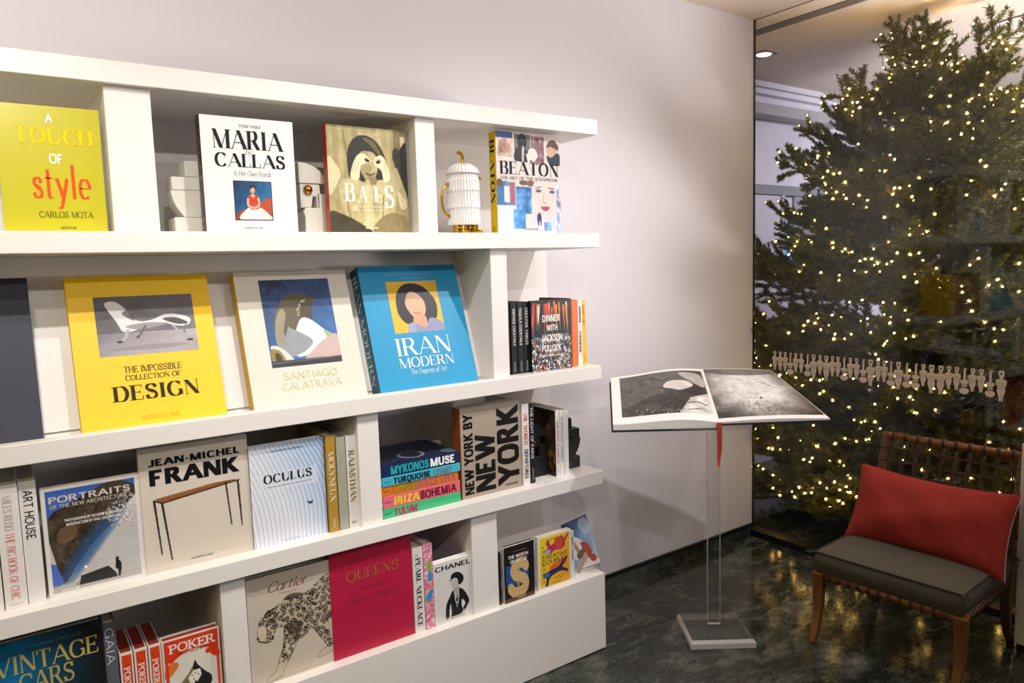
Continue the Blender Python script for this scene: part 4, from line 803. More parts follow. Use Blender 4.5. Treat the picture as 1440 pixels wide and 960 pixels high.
# --- fourth row, middle bay
GI = 'books in the bottom row middle bay'
c = Canvas(104, 132, '#cbbfae', 45)
A = 1.35
body = [(.3, .33), (.4, .27), (.5, .24), (.62, .26), (.8, .2), (1.05, .12), (1.05, .48), (.97, .55), (.9, .6), (.8, .58), (.74, .6), (.64, .64), (.53, .62), (.44, .54), (.34, .5), (.24, .52)]
head = [(.1, .46), (.14, .38), (.22, .33), (.32, .31), (.38, .36), (.36, .46), (.3, .54), (.28, .6), (.24, .62), (.2, .6), (.12, .6), (.09, .56), (.09, .5)]
l1 = [(.42, .5), (.58, .52), (.6, .62), (.52, .74), (.44, .84), (.38, .9), (.36, .96), (.26, .98), (.16, 1.0), (.2, .94), (.28, .9), (.32, .82), (.38, .7), (.4, .6)]
l2 = [(.72, .54), (.92, .5), (.96, .6), (.97, .72), (1.0, .8), (1.0, .88), (.9, .9), (.8, .9), (.84, .85), (.92, .82), (.88, .76), (.8, .66)]
allm = np.zeros((c.H, c.W), bool)
for P, col in ((body, '#bfb199'), (l2, '#c2b59e'), (l1, '#c3b69f'), (head, '#bfb199')): allm |= c.poly(P, col)
c.poly([(.42, .5), (.6, .5), (.62, .58), (.5, .6)], '#4c4136', True, .7); c.poly([(.44, .54), (.6, .63), (.72, .62), (.6, .67), (.5, .64)], '#4c4136', True, .6); c.poly([(.9, .56), (1, .5), (1, .56)], '#4c4136', True, .8); c.poly([(.42, .26), (.52, .22), (.66, .25), (.54, .275)], '#4c4136', True, .8)
c.mott(allm, 9, .06); legs = (c.V > .78); c.fill(allm & legs, '#cbbfae', .55)
c.ordered_spots(allm & (c.V < .84) & ~((c.U < .2) & (c.V > .44)), .056, .0225, '#241b15', .45, A); c.ordered_spots(allm & (c.V < .8) & (c.U < .33) & (c.V < .46), .028, .009, '#2b221b', .2, A)
c.poly([(.1, .46), (.16, .44), (.2, .5), (.16, .58), (.1, .56)], '#d2c7b4', True, .8); c.line([(.1, .57), (.16, .6), (.21, .61)], .012, '#2b221b'); c.line([(.2, .36), (.24, .32), (.27, .36)], .012, '#3a2f26'); c.ell(.1, .55, .015, .012, '#2b221b'); c.line([(.1, .47), (.09, .54)], .006, '#5a4c3e')
for P in (l1, l2): c.line(P+[P[0]], .006, '#6b5c4a', True, .8)
c.line([(.1, .99), (.5, .975), (1, .97)], .005, '#9a8b76', True, .8)
book('beige book with a drawing of a prowling leopard', -1.712, .040, Z5, .2465, .325, .03, '#cbbfae', group=GI, rough=.5, art=c, lines=[
    ('Cartier', .25, .73, .07, .16, 'italic', '#7a2024', 'title', .45), ('PANTHERE', .372, .587, .183, .2, 'serif', '#a8987e', 'subtitle')])
book('crimson cloth book with faint gilt lettering', -1.4655, .037, Z5, .2785, .350, .03, '#b50f3c', group=GI, rough=.55, lines=[
    ('QUEENS', .185, .825, .23, .32, 'didone_light', '#9a6a34', 'title'), ('ALTA MODA', .32, .68, .385, .425, 'serif', '#96303a', 'subtitle'), ('DOLCE & GABBANA', .2, .84, .49, .53, 'serif', '#96303a', 'subtitle'), ('FRANCESCA FARAGO', .36, .7, .66, .672, 'serif', '#9c3840', 'author_line')])
book('white spine with tall black serif lettering beside the crimson book', -1.1855, .034, Z5, .2, .29, .0375, '#e4dfda', pose='spine', group=GI, slines=[('PEARL NECKLACE', .12, .93, .26, .74, 'didone', '#1a1a1a'), ('THE', .075, .11, .3, .5, 'serif', '#555', 'spine_subtitle')])
c = Canvas(18, 100, '#dd8fa6', 47); mm = c.U > -1; c.mott(None, 8, .1); c.dots(mm, 160, .05, .16, ['#e9b7c6', '#cf5f7e', '#f0d0da', '#d87a94'], asp=8)
c.poly([(.3, .22), (.7, .2), (.9, .3), (.5, .33)], '#8fae4a'); c.poly([(.4, .36), (.8, .32), (.9, .42), (.5, .44)], '#3f94c0'); c.poly([(.2, .6), (.9, .54), (.7, .66), (.3, .66)], '#3f8fc6'); c.poly([(0, .62), (.3, .6), (.2, .7)], '#58a878')
book('pink floral spine beside the small white fashion book', -1.1455, .034, Z5, .2, .293, .0325, '#dd8fa6', pose='spine', group=GI, sart=c)
c = Canvas(76, 100, '#dcd9d8', 49)
blk = '#17171a'; sk = '#a9a4a2'
c.poly([(.36, .58), (.46, .47), (.6, .44), (.74, .47), (.86, .58), (.95, .74), (.9, .82), (.8, .92), (.75, .87), (.83, .77), (.74, .68), (.72, .8), (.76, .92), (.62, .96), (.42, .99), (.4, .86), (.36, .8), (.34, .96), (.25, .97), (.25, .8), (.28, .68)], blk)
c.poly([(.36, .8), (.4, .7), (.415, .86), (.4, .95), (.36, .94)], '#dcd9d8'); c.poly([(.5, .47), (.53, .38), (.64, .38), (.66, .46), (.6, .62), (.54, .58)], sk); c.poly([(.425, .33), (.44, .22), (.6, .2), (.66, .3), (.64, .4), (.52, .425), (.45, .405), (.44, .36)], '#c3bebc')
c.poly([(.36, .245), (.42, .235), (.44, .16), (.55, .12), (.7, .15), (.8, .24), (.79, .33), (.7, .38), (.64, .36), (.63, .27), (.56, .225), (.46, .235), (.42, .26)], blk); c.line([(.52, .5), (.55, .68), (.6, .72), (.64, .6), (.64, .47)], .016, '#efecea'); c.line([(.54, .5), (.58, .8), (.66, .56)], .01, '#d5d2d0'); c.ell(.295, .975, .035, .03, sk); c.ell(.785, .905, .04, .025, sk); c.rect(.38, .955, .8, 1, '#b9b6a2')
book('small white fashion book with a photo of a woman in black', -1.1115, .033, Z5, .1475, .2165, .028, '#e4e1df', group=GI, rough=.3, art=c, artbox=(.06, .12, .96, .96), pages=M_WPAGE, lines=[('CHANEL', .04, .965, .064, .142, 'bold', '#151515', 'title')])
# --- fourth row, right bay
GJ = 'small books in the bottom row right bay'
book('thin black spine with yellow pages against the upright, bottom row', -.860, .028, Z5, .13, .193, .017, '#181818', pose='spine', group=GJ, pages=pbr('yellow_page_edge', '#c9982a', .7))
c = Canvas(64, 92, '#141416', 51)
c.rect(.06, .34, .8, .72, '#1a4f8f')
for k in range(9): c.rect(.08+k*.085, .34, .1+k*.085, .6, '#2f6fb8', .5)
S = catmull([(.72, .42), (.6, .34), (.42, .35), (.3, .44), (.36, .54), (.55, .6), (.7, .68), (.68, .8), (.5, .86), (.32, .84), (.2, .76)], 6)
c.line(S, .2, '#a8823c', False); m = c.line([(.48, .28), (.44, .92)], .09, '#a8823c', False); m = c.line(S, .2, '#b08a44', False)
for j in range(0, 60):
    for i in range(0, 26): 
        u, v = .1+i*.028, .28+j*.0125
        d = min((u-x)**2+(v-y)**2 for x, y in S[::2])
        if d < .0095: c.ell(u, v, .009, .005, '#f0dfb4')
c.rect(0, .93, 1, 1, '#5a3c20')
book('black book with a dollar sign of light bulbs', -.8345, .022, Z5, .133, .205, .019, '#161618', spine='#d8d2c8', group=GJ, rough=.25, art=c, pages=M_WPAGE, lines=[
    ('JUDITH BENHAMOU', .3, .75, .095, .115, 'sans', '#c96a5a', 'author_line'), ('THE WORTH', .14, .8, .165, .225, 'bold', '#f2f0ec', 'title'), ('OF ART (2)', .2, .75, .25, .31, 'bold', '#f2f0ec', 'title'), ('ASSOULINE', .4, .68, .945, .965, 'bold', '#e9e0d0', SM)])
c = Canvas(72, 96, '#e0b81c', 53)
c.grad(None, '#e6cc1e', '#e2a01e', .2, .2, .9, .7); c.poly([(.2, .12), (.3, .06), (.36, .18), (.6, .1), (.72, .04), (.82, .1), (.95, .02), (.98, .06), (.86, .16), (.84, .26), (.7, .32), (.5, .3), (.34, .36), (.3, .28), (.18, .3), (.14, .26), (.26, .22)], '#b0305e'); c.poly([(.5, .08), (.7, .06), (.78, .14), (.7, .3), (.55, .28)], '#c94a3a'); c.ell(.26, .3, .1, .05, '#a9a2b8')
c.poly([(.3, .64), (.5, .56), (.75, .52), (.9, .6), (.8, .66), (.5, .72)], '#d8682a'); c.poly([(.12, .72), (.4, .68), (.6, .66), (.76, .56), (.86, .5), (.9, .54), (.74, .68), (.92, .76), (.9, .82), (.7, .76), (.42, .8), (.3, .86), (.24, .99), (.16, .98), (.2, .84), (.1, .78)], '#2b2a5e'); c.ell(.22, .76, .1, .05, '#3f6f8f')
for q in range(9): c.line([(.06, .2+q*.09), (.1+.02*(q % 3), .16+q*.09), (.12, .22+q*.09)], .01, '#2a2a20')
c.line([(.5, .84), (.56, .9), (.62, .84), (.68, .9), (.74, .84)], .012, '#3a3520')
book('yellow book with leaping red and blue figures', -.679, .028, Z5, .156, .205, .017, '#e6e0d6', group=GJ, rough=.25, art=c, artbox=(.06, .045, .965, .965), pages=pbr('yellow_page_edge', '#c9982a', .7), lines=[
    ('CREATIVE', .13, .9, .38, .45, 'sans', '#2a3040', 'title'), ('COUPLES', .12, .9, .475, .55, 'sans', '#2a3040', 'title'), ('VERONIQUE', .25, .7, .09, .11, 'sans', '#6a4a20', 'author_line'), ('ASSOULINE', .42, .66, .92, .94, 'sans', '#3a3010', SM)])
book('slim white spine right of the yellow figure book', -.5165, .036, Z5, .05, .188, .018, '#e3dedb', pose='spine', group=GJ, slines=[('SAINT TROPEZ', .12, .62, .3, .7, 'bold', '#33343a')])

# ------------------------------------------------------------------ sculptural bookends
M_PLASTER = pbr('white_plaster', '#dcd8cb', .75, bump=.15, bscale=260)
M_BRASS = pbr('brass', '#c99a3a', .22, 1.0)
M_BLACKST = pbr('black_stoneware', '#121516', .5, bump=.08)
def ext(mb, pts, y0, y1, mi=0):
    mb.prism(pts, lambda x, z, y: (x, y, z), y0, y1, mi)
def quarter(x0, z0, rx, rz, n=12):
    return [(x0, z0)]+[(x0+rx*math.cos(a), z0+rz*math.sin(a)) for a in [math.pi/2*i/n for i in range(n+1)]]
def face_bookend(loc, mt, label, group, yaw=0.0):
    r = empty('sculptural_bookend', loc, label, 'bookend', group, (0, 0, yaw)); D = .085
    m = MB(); ext(m, quarter(0, .150, .085, .062), 0, D); m.build('hair_block', mt, r, .003)
    m = MB(); ext(m, [(.003, .079), (.036, .079), (.042, .113), (.053, .113), (.053, .079), (.058, .079), (.058, .120), (.066, .122), (.064, .1495), (.003, .1495)], .004, D-.004); m.build('face_block', mt, r, .0025)
    m = MB(); ext(m, [(.012, 0), (.094, 0), (.094, .121), (.060, .121), (.060, .0785), (.016, .0785), (.009, .066), (.014, .05)], 0, D); m.build('neck_block', mt, r, .003)
    m = MB(); m.sphere((.026, .002, .132), .0145); m.build('eye_ball', M_BRASS, r)
    return r
def back_bookend(loc, mt, label, group, yaw=0.0, mirror=False):
    r = empty('sculptural_bookend', loc, label, 'bookend', group, (0, 0, yaw)); D = .085; s = -1 if mirror else 1
    q = lambda P: [(s*x, z) for x, z in P][::s]
    m = MB(); ext(m, q([(.0, 0), (.092, 0), (.092, .046), (.0, .046)]), 0, D); m.build('base_block', mt, r, .004)
    cur = [(-.004+.031*t*t, .118-.0715*t) for t in [i/10 for i in range(11)]]
    cur2 = [(.084-.016*(1-t)**2, .0465+.0715*t) for t in [i/10 for i in range(11)]]
    m = MB(); ext(m, q(cur+cur2+[(.084, .1185)]), .002, D-.002); m.build('nape_block', mt, r, .003)
    m = MB(); ext(m, q([(-.001, .119), (.078, .119), (.078, .155), (-.001, .155)]), .002, D-.002); m.build('crown_block', mt, r, .003)
    m = MB(); ext(m, q([(.036, .1555), (.078, .1555), (.078, .199), (.036, .199)]), .004, D-.004); m.build('top_block', mt, r, .003)
    return r
back_bookend((-1.810, .125, Z2), M_PLASTER, 'white stepped plaster bookend left of the white portrait book', 'white plaster bookends')
face_bookend((-1.462, .115, Z2), M_PLASTER, 'white plaster face bookend with a brass eye on the top shelf', 'white plaster bookends')
face_bookend((-.664, .095, Z4), M_BLACKST, 'black face bookend with a brass eye on the third row', 'black bookends')
back_bookend((-.404, .100, Z4), M_BLACKST, 'black stepped bookend at the right end of the third row', 'black bookends', 0, True)

# ------------------------------------------------------------------ shaggy white pot with gold feet
M_PORC = pbr('white_glazed_porcelain', '#eceae8', .12, coat=.3)
M_GOLD = pbr('polished_gold', '#e0a92e', .16, 1.0, bump=.5, bscale=60)
pot = empty('lidded_pot', (-.878, .135, Z2), 'white shaggy porcelain pot with gold feet, handle and curl on the top shelf', 'pot')
def shag(u, v):
    a = 2*math.pi*u; zz = .030+.160*v
    tier = (v*3) % 1.0; k = int(v*3 if v < 1 else 2)
    hem = .5+.5*math.sin(a*13+k*2.1)*math.cos(a*5+k)
    fl = max(0, 1-tier*3.2-.5*hem)
    r = .0555+.0042*fl*(.6+.4*math.sin(a*23+k*1.7))-.0016*tier+.0019*math.sin(a*34+k)+.0011*math.sin(a*61+v*3)
    r *= 1-.06*(v if v > .9 else 0); r *= (.93+.07*min(1, v/.05))
    return (r*math.cos(a), r*math.sin(a), zz)
m = MB(); m.grid(shag, 220, 72); m.lathe([(.0005, .030), (.053, .030)], (0, 0, 0), 40); m.build('pot_body', M_PORC, pot)
def lid(u, v):
    a = 2*math.pi*u; th = v*math.pi/2
    r = .056*math.cos(th)*(1+.02*math.sin(a*26)); return (r*math.cos(a), r*math.sin(a), .192+.034*math.sin(th)+.0008*math.sin(a*26))
m = MB(); m.grid(lid, 160, 14); m.lathe([(.050, .1905), (.0575, .1905), (.057, .194)], (0, 0, 0), 48); m.build('lid', M_PORC, pot)
m = MB(); m.tube(catmull([(0, 0, .224), (.001, 0, .24), (-.002, 0, .252), (-.012, 0, .258), (-.018, 0, .255)], 5), [.0055, .0055, .0055]*7, 10); m.build('curl_finial', M_GOLD, pot)
m = MB(); m.tube([(-.055-.030*math.sin(math.pi*i/16), .004, .108+.050*math.cos(math.pi*i/16)) for i in range(17)], .0048, 10); m.build('handle', M_GOLD, pot)
m = MB(); m.sphere((.060, -.004, .178), .0105, sc=(1.1, 1, .8)); m.build('beak', M_GOLD, pot)
for sx in (-1, 1):
    m = MB(); m.lathe([(.0005, 0), (.021, 0), (.0225, .004), (.020, .009), (.0225, .013), (.020, .018), (.0222, .022), (.021, .031)], (sx*.026, -.008, 0), 20)
    m.sphere((sx*.026+.018, -.022, .008), .013, sc=(1.2, 1.0, .6)); m.build('foot', M_GOLD, pot)

pot.scale = (1.0, 1.0, 1.08)

# ------------------------------------------------------------------ card on a wire stand at the end of the bottom row
st = empty('wire_card_stand', (-.41, .07, Z5), 'small bent wire stand at the right end of the bottom row', 'card stand')
M_WIRE = pbr('grey_wire', '#8c8a86', .3, .9)
tl = math.radians(14)
for sx in (-.052, .052):
    m = MB(); m.tube([(sx, -.022, .018), (sx, -.022, .004), (sx, -.006, .003), (sx, .03, .003), (sx, .018, .006), (sx, .045, .11)], .0015, 6); m.build('wire_foot', M_WIRE, st)
m = MB(); m.tube([(-.052, -.022, .018), (.052, -.022, .018)], .0015, 6); m.build('front_wire', M_WIRE, st)
m = MB(); m.tube([(-.052, .045, .11), (.052, .045, .11)], .0015, 6); m.build('rear_wire', M_WIRE, st)
c = Canvas(66, 96, '#5f83a8', 55)
c.grad(None, '#2f4f86', '#a9bcd0', .2, 0, .6, .8); c.mott(None, 4, .16); c.poly([(.6, .1), (.9, .05), (1, .3), (.75, .35)], '#c3cede', True, .7); c.rect(0, .5, .3, .62, '#3f7fc0')
c.poly([(.02, .1), (.1, .03), (.24, .06), (.26, .16), (.2, .2), (.06, .2)], '#241a18'); c.poly([(.06, .18), (.22, .16), (.25, .28), (.18, .36), (.08, .32)], '#b98a6a'); c.poly([(.14, .32), (.26, .3), (.36, .5), (.3, .62), (.2, .5)], '#b98a6a')
c.poly([(.26, .3), (.46, .36), (.62, .5), (.6, .7), (.44, .66), (.34, .46)], '#e6e1de'); c.poly([(.08, .36), (.18, .4), (.3, .66), (.2, .74), (.08, .6)], '#dcd9dc'); c.poly([(.5, .46), (.72, .52), (.82, .7), (.7, .8), (.56, .68)], '#b0483c')
c.poly([(.26, .64), (.5, .58), (.6, .66), (.4, .74), (.26, .72)], '#7a5a4c'); c.poly([(.06, .9), (.3, .8), (.55, .66), (.62, .72), (.4, .86), (.2, .96)], '#c39a78'); c.poly([(0, .96), (.2, .95), (.7, .78), (.95, .86), (.9, 1), (0, 1)], '#e9e3e0'); c.poly([(.66, .8), (.85, .76), (.92, .86), (.78, .9)], '#b0483c')
cd = empty('postcard', (-.4135, .052, Z5+.004), 'glossy picture card of a seated figure leaning on the wire stand', 'picture card', None, (-tl, math.radians(-10), math.radians(-4)))
MB().box(-.062, .062, 0, .002, 0, .205).build('card', pbr('white_card', '#e6e2de', .4), cd)
c.mesh(lambda u, v: (-.062+.124*u, -.0004, .205*(1-v)), 'card_picture', cd)

# ------------------------------------------------------------------ acrylic lectern and the open photo book
M_ACR = clear('clear_acrylic_sheet', (.985, .985, .985), .05)
def hazed(name, col, amt):  # clear acrylic with a pale diffuse tone mixed in for its sheen
    m = clear(name, (.98, .98, .98), .05); nt = m.node_tree; out = [n for n in nt.nodes if n.type == 'OUTPUT_MATERIAL'][0]
    src = out.inputs[0].links[0].from_socket; d = nt.nodes.new('ShaderNodeBsdfDiffuse'); d.inputs[0].default_value = (*rgb(col), 1)
    mx = nt.nodes.new('ShaderNodeMixShader'); mx.inputs[0].default_value = amt
    nt.links.new(src, mx.inputs[1]); nt.links.new(d.outputs[0], mx.inputs[2]); nt.links.new(mx.outputs[0], out.inputs[0]); return m
M_ACRT = hazed('clear_acrylic_top', '#cfcac4', .06); M_ACRE = hazed('acrylic_rim_glow', '#f0e6e0', .6); M_ACRD = hazed('acrylic_rim_faint_glow', '#e0dcd8', .22)  # edge glow painted into clear acrylic: strong front and left, faint elsewhere
lc = empty('acrylic_lectern', (.045, -.19, 0), 'clear acrylic lectern carrying an open photo book before the white wall', 'lectern', None, (0, 0, math.radians(-35.3)))
# local frame: x along the book's front edge, y towards the back
m = MB()
o8 = [(-.128, -.12), (.128, -.12), (.128, .12), (-.128, .12)]
def ring(s, z): return [(x*s, y*s, z) for x, y in o8]
vs = ring(1, 0)+ring(1, .02)+ring(.93, .032)
m.add(vs, [(3, 2, 1, 0), (0, 1, 5, 4), (1, 2, 6, 5), (2, 3, 7, 6), (3, 0, 4, 7), (4, 5, 9, 8), (5, 6, 10, 9), (6, 7, 11, 10), (7, 4, 8, 11), (8, 9, 10, 11)])
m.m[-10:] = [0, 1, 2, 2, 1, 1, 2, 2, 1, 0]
m.build('base_plate', [M_ACRT, M_ACRE, M_ACRD], lc)
m = MB(); m.box(-.0255, .0255, .012, .024, .0325, .955); post = m.build('post', M_ACR, lc)
M_ACE = hazed('acrylic_edge_glint', '#e6e6e4', .5)  # glint along the post edges, painted as a pale tone
for x in (-.0257, .0250): MB().box(x, x+.0007, .0115, .0245, .0325, .95).build('post_edge', M_ACE, post)
MB().box(-.0255, .0255, .012, .024, .0325, .034).build('post_foot', pbr('frosted_joint', '#d9d6d2', .5), lc)
LF, GF_, RF = Vector((-.46, -.149, .93)), Vector((-.076, -.345, .925)), Vector((.174, -.597, .93))
LB, GB_, RB = Vector((-.244, .091, 1.05)), Vector((.155, -.035, 1.055)), Vector((.49, -.135, 1.023))
GF_ = Vector((-.131, -.351, .922))
ob = empty('open_photo_book', (GF_+GB_)/2-Vector((0, 0, .02)), 'large open book of black-and-white photographs resting on the clear lectern', 'book')
oinv = Matrix.Translation(-((GF_+GB_)/2-Vector((0, 0, .02))))
def page(side):
    F0, F1, B0, B1 = (LF, GF_, LB, GB_) if side < 0 else (GF_, RF, GB_, RB)
    def fn(u, v):      # u left to right, v 0 = back edge, 1 = front edge
        p = (B0*(1-u)+B1*u)*(1-v)+(F0*(1-u)+F1*u)*v
        g = u if side < 0 else 1-u        # 1 at the gutter
        h = (.020*math.sin(min(1, g*1.02)*math.pi)**1.0*g*1.1 if side < 0 else .006*math.sin(g*math.pi))
        return oinv @ (p+Vector((0, 0, h)))
    return fn
def page_stack(side, thick):
    top = page(side); m = MB(); nu, nv = 20, 6
    def b(u, v):
        p = top(u, v); g = u if side < 0 else 1-u
        F0, F1, B0, B1 = (LF, GF_, LB, GB_) if side < 0 else (GF_, RF, GB_, RB)
        q = oinv @ ((B0*(1-u)+B1*u)*(1-v)+(F0*(1-u)+F1*u)*v)
        return q-Vector((0, 0, thick))
    m.grid(top, nu, nv); m.grid(lambda u, v: b(u, v), nu, nv)
    for e in (lambda t, w_: (top(t, 1) if w_ else b(t, 1)), lambda t, w_: (top(t, 0) if w_ else b(t, 0))):
        m.grid(lambda t, s: e(t, round(s)), nu, 1)
    for u in (0, 1): m.grid(lambda t, s: (top(u, t) if round(s) else b(u, t)), nv, 1)
    return m
page_stack(-1, .020).build('page_stack', M_WPAGE, ob); page_stack(1, .005).build('page_stack', M_WPAGE, ob)
def boards(side, dz):
    F0, F1, B0, B1 = (LF, GF_, LB, GB_) if side < 0 else (GF_, RF, GB_, RB)
    e = (F0-F1).normalized()*.006 if side < 0 else (F1-F0).normalized()*.006
    f = (F0-B0).normalized()*.006
    P = [F0+e+f, F1+f, B1-f, B0+e-f] if side < 0 else [F0+f, F1+e+f, B1+e-f, B0-f]
    m = MB(); q = lambda u, v, d: oinv @ ((P[3]*(1-u)+P[2]*u)*(1-v)+(P[0]*(1-u)+P[1]*u)*v-Vector((0, 0, d)))
    n = 12
    for d in (dz, dz+.004): m.grid(lambda u, v: q(u, v, d), n, n)
    for e in (0, 1):
        m.grid(lambda t, s: q(t, e, dz+.004*s), n, 1); m.grid(lambda t, s: q(e, t, dz+.004*s), n, 1)
    return m
M_BCOV = pbr('black_book_cloth', '#131315', .5)
boards(-1, .0208).build('cover_board', M_BCOV, ob); boards(1, .0058).build('cover_board', M_BCOV, ob)
m = MB(); m.tube([oinv @ (GF_+(GF_-GB_).normalized()*.006-Vector((0, 0, .012))), oinv @ (GB_-Vector((0, 0, .012)))], .009, 10); m.build('spine', M_BCOV, ob)
c = Canvas(120, 90, '#4a4846', 61)
n = c.noise(3, 5); c.grad(None, '#5d5a57', '#34322f', 0, 0, .6, 1); c.mott(None, 5, .12, 4)
c.poly([(0, .62), (.1, .45), (.3, .3), (.5, .5), (.3, .6), (0, .8)], '#6b6764', True, .6); c.poly([(.3, .05), (.7, .02), (.9, .3), (.6, .4), (.3, .3)], '#7b7774', True, .5); c.poly([(.7, .06), (.95, .1), (.98, .4), (.86, .32)], '#c9c5c0', True, .8)
c.poly([(.5, .34), (.56, .26), (.68, .24), (.8, .28), (.84, .38), (.74, .46), (.66, .48), (.58, .44), (.5, .4)], '#d9d5d0'); c.mott(c.mask([(.5, .34), (.68, .24), (.84, .38), (.66, .48)], True), 10, .12)
c.poly([(.62, 1), (.78, .66), (1, .55), (1, 1)], '#d2cec8', False); c.mott(c.mask([(.62, 1), (.78, .66), (1, .55), (1, 1)]), 8, .25); c.line([(.74, .78), (.84, .76), (.94, .82)], .02, '#3a3735'); c.line([(.72, .93), (.9, .9)], .015, '#3a3735')
c.line([(.25, .16), (.36, .12), (.48, .22), (.58, .16)], .015, '#1c1b1a'); c.line([(.3, .06), (.4, .2)], .012, '#1c1b1a'); c.dots(c.V > .84, 60, .003, .008, ['#e6e2dc']); c.dots(c.V < .5, 30, .003, .006, ['#d6d2cc']); c.mott(None, 20, .06)
fl = page(-1)
c.mesh(lambda u, v: Vector(fl(.09+.895*u, .045+.83*v))+Vector((0, 0, .0007)), 'page_photo', ob)
c = Canvas(130, 96, '#8f8b87', 63)
d = np.sqrt(((c.U-.48)*1.1)**2+((c.V-.42)*1.0)**2)+.25*(c.noise(4, 5)-.5)
t = np.clip((.74-d)/.42, 0, 1)[..., None]; c.a[:] = c.c('#3b3936')*(1-t)+c.c('#e2deda')*t
c.mott(None, 6, .14, 5); c.mott(None, 20, .07); c.fill(c.V < .16-.2*(c.U-.5)**2*2, '#4f4c49', .7)
for k in range(26): 
    u, v = c.r.rand(), .2+.7*c.r.rand(); c.line([(u, v), (u+.06, v+.03*c.r.randn()), (u+.12, v+.05*c.r.randn())], .006, '#5a5652', True, .6)
c.line([(.62, .3), (.72, .36), (.8, .46)], .01, '#2b2927'); c.ell(.52, .66, .015, .02, '#1d1b1a'); c.dots(c.V > .72, 300, .003, .01, ['#4a4744', '#6a6663', '#38352f'])
fr = page(1)
c.mesh(lambda u, v: Vector(fr(.012+.98*u, .012+.93*v))+Vector((0, 0, .0007)), 'page_photo', ob)
# red ribbon hanging from the gutter
p0 = oinv @ (GF_+(GF_-GB_).normalized()*.012+Vector((0, 0, .004)))
m = MB()
pth = [(0, 0, 0), (0, -.002, -.05), (.003, 0, -.1), (.002, .003, -.135), (-.003, .002, -.165)]
ex = Vector((math.cos(math.radians(-30)), math.sin(math.radians(-30)), 0))
wds = [.0105, .0098, .0085, .006, .0015]
L = [Vector(p0)+Vector(q)-ex*w_ for q, w_ in zip(pth, wds)]; R_ = [Vector(p0)+Vector(q)+ex*w_ for q, w_ in zip(pth, wds)]
th = Vector((.0007, .0012, 0))
m.add(L+R_+[a+th for a in L]+[a+th for a in R_], [f for i in range(4) for f in ((i, i+5, i+6, i+1), (i+10, i+11, i+16, i+15))])
m.build('ribbon', pbr('red_ribbon', '#b5452c', .5), ob)
# clear shelf under the book
ez = [oinv.inverted() @ (oinv @ p) for p in (LF*.72+RF*.28, RF*.72+LF*.28, RB*.72+LB*.28, LB*.72+RB*.28)]
linv = (Matrix.Translation((.045, -.19, 0)) @ Matrix.Rotation(math.radians(-35.3), 4, 'Z')).inverted()
m = MB(); q = lambda u, v, d: linv @ ((ez[3]*(1-u)+ez[2]*u)*(1-v)+(ez[0]*(1-u)+ez[1]*u)*v-Vector((0, 0, d)))
for d in (.0265, .0325): m.grid(lambda u, v: q(u, v, d), 10, 10)
for e in (0, 1):
    m.grid(lambda t, s: q(t, e, .0265+.006*s), 10, 1); m.grid(lambda t, s: q(e, t, .0265+.006*s), 10, 1)
m.build('book_rest', M_ACR, lc)

# ------------------------------------------------------------------ woven lounge chair
M_WOOD = pbr('honey_brown_wood', '#7a4d1c', .35, noise=.35, nscale=30)
M_WOODD = pbr('dark_brown_wood', '#5a3c1e', .4, noise=.35, nscale=30)
M_STRAP = pbr('dark_brown_leather_strap', '#3a2415', .5, bump=.2)
PH = math.radians(3.46)
ch = empty('lounge_chair', (.321, -.469, 0), 'low wooden lounge chair with a woven leather strap back against the glass', 'chair', None, (0, 0, PH))
# local frame: x towards the back, y negative to the right of the sitter's left, z up
CW, CD, ZS, ZB, REC = .507, .452, .266, .729, .114
def leg(path, r, nm='leg', mt=M_WOOD):
    P = catmull(path, 6); n = len(P); m = MB(); m.tube(P, [r[0]+(r[1]-r[0])*i/(n-1) for i in range(n)], 4, up=(0, 1, 0), smooth=False); return m.build(nm, mt, ch, .003)
posts = []
for y in (0, -CW):
    leg([(.006, y, ZS+.012), (.010, y, .20), (.002, y, .10), (-.036, y, 0)], (.0215, .0115))
    leg([(CD, y, ZS+.004), (CD-.012, y, .20), (CD+.002, y, .10), (CD+.052, y, 0)], (.020, .0115), 'leg', M_WOODD)
    posts.append(leg([(CD-.004, y, ZS-.01), (CD+.022, y, .40), (CD+.064, y, .56), (CD+REC, y, ZB)], (.0165, .012), 'back_post', M_WOODD))
m = MB(); m.tube([(.008, -.02, ZS), (.008, -CW+.02, ZS)], .0165, 12); front_rail = m.build('front_rail', M_WOOD, ch)
sides = []
for y in (0, -CW):
    m = MB(); m.tube([(.03, y, ZS), (CD-.01, y, ZS)], .0155, 12); sides.append(m.build('side_rail', M_WOOD, ch))
m = MB(); m.tube([(CD-.002, -.015, ZS), (CD-.002, -CW+.015, ZS)], .0145, 12); m.build('rear_rail', M_WOODD, ch)
m = MB(); m.tube([(CD+REC, .012, ZB), (CD+REC, -CW-.012, ZB)], .0155, 12); top_rail = m.build('top_rail', M_WOOD, ch)
def bp(t, y):   # point on the reclined back, t 0 at the seat, 1 at the top
    P = [(CD-.004, ZS), (CD+.022, .40), (CD+.064, .56), (CD+REC, ZB)]
    s = min(max(t, 0), 1)*3; i = min(int(s), 2); f = s-i
    return (P[i][0]*(1-f)+P[i+1][0]*f, y, P[i][1]*(1-f)+P[i+1][1]*f)
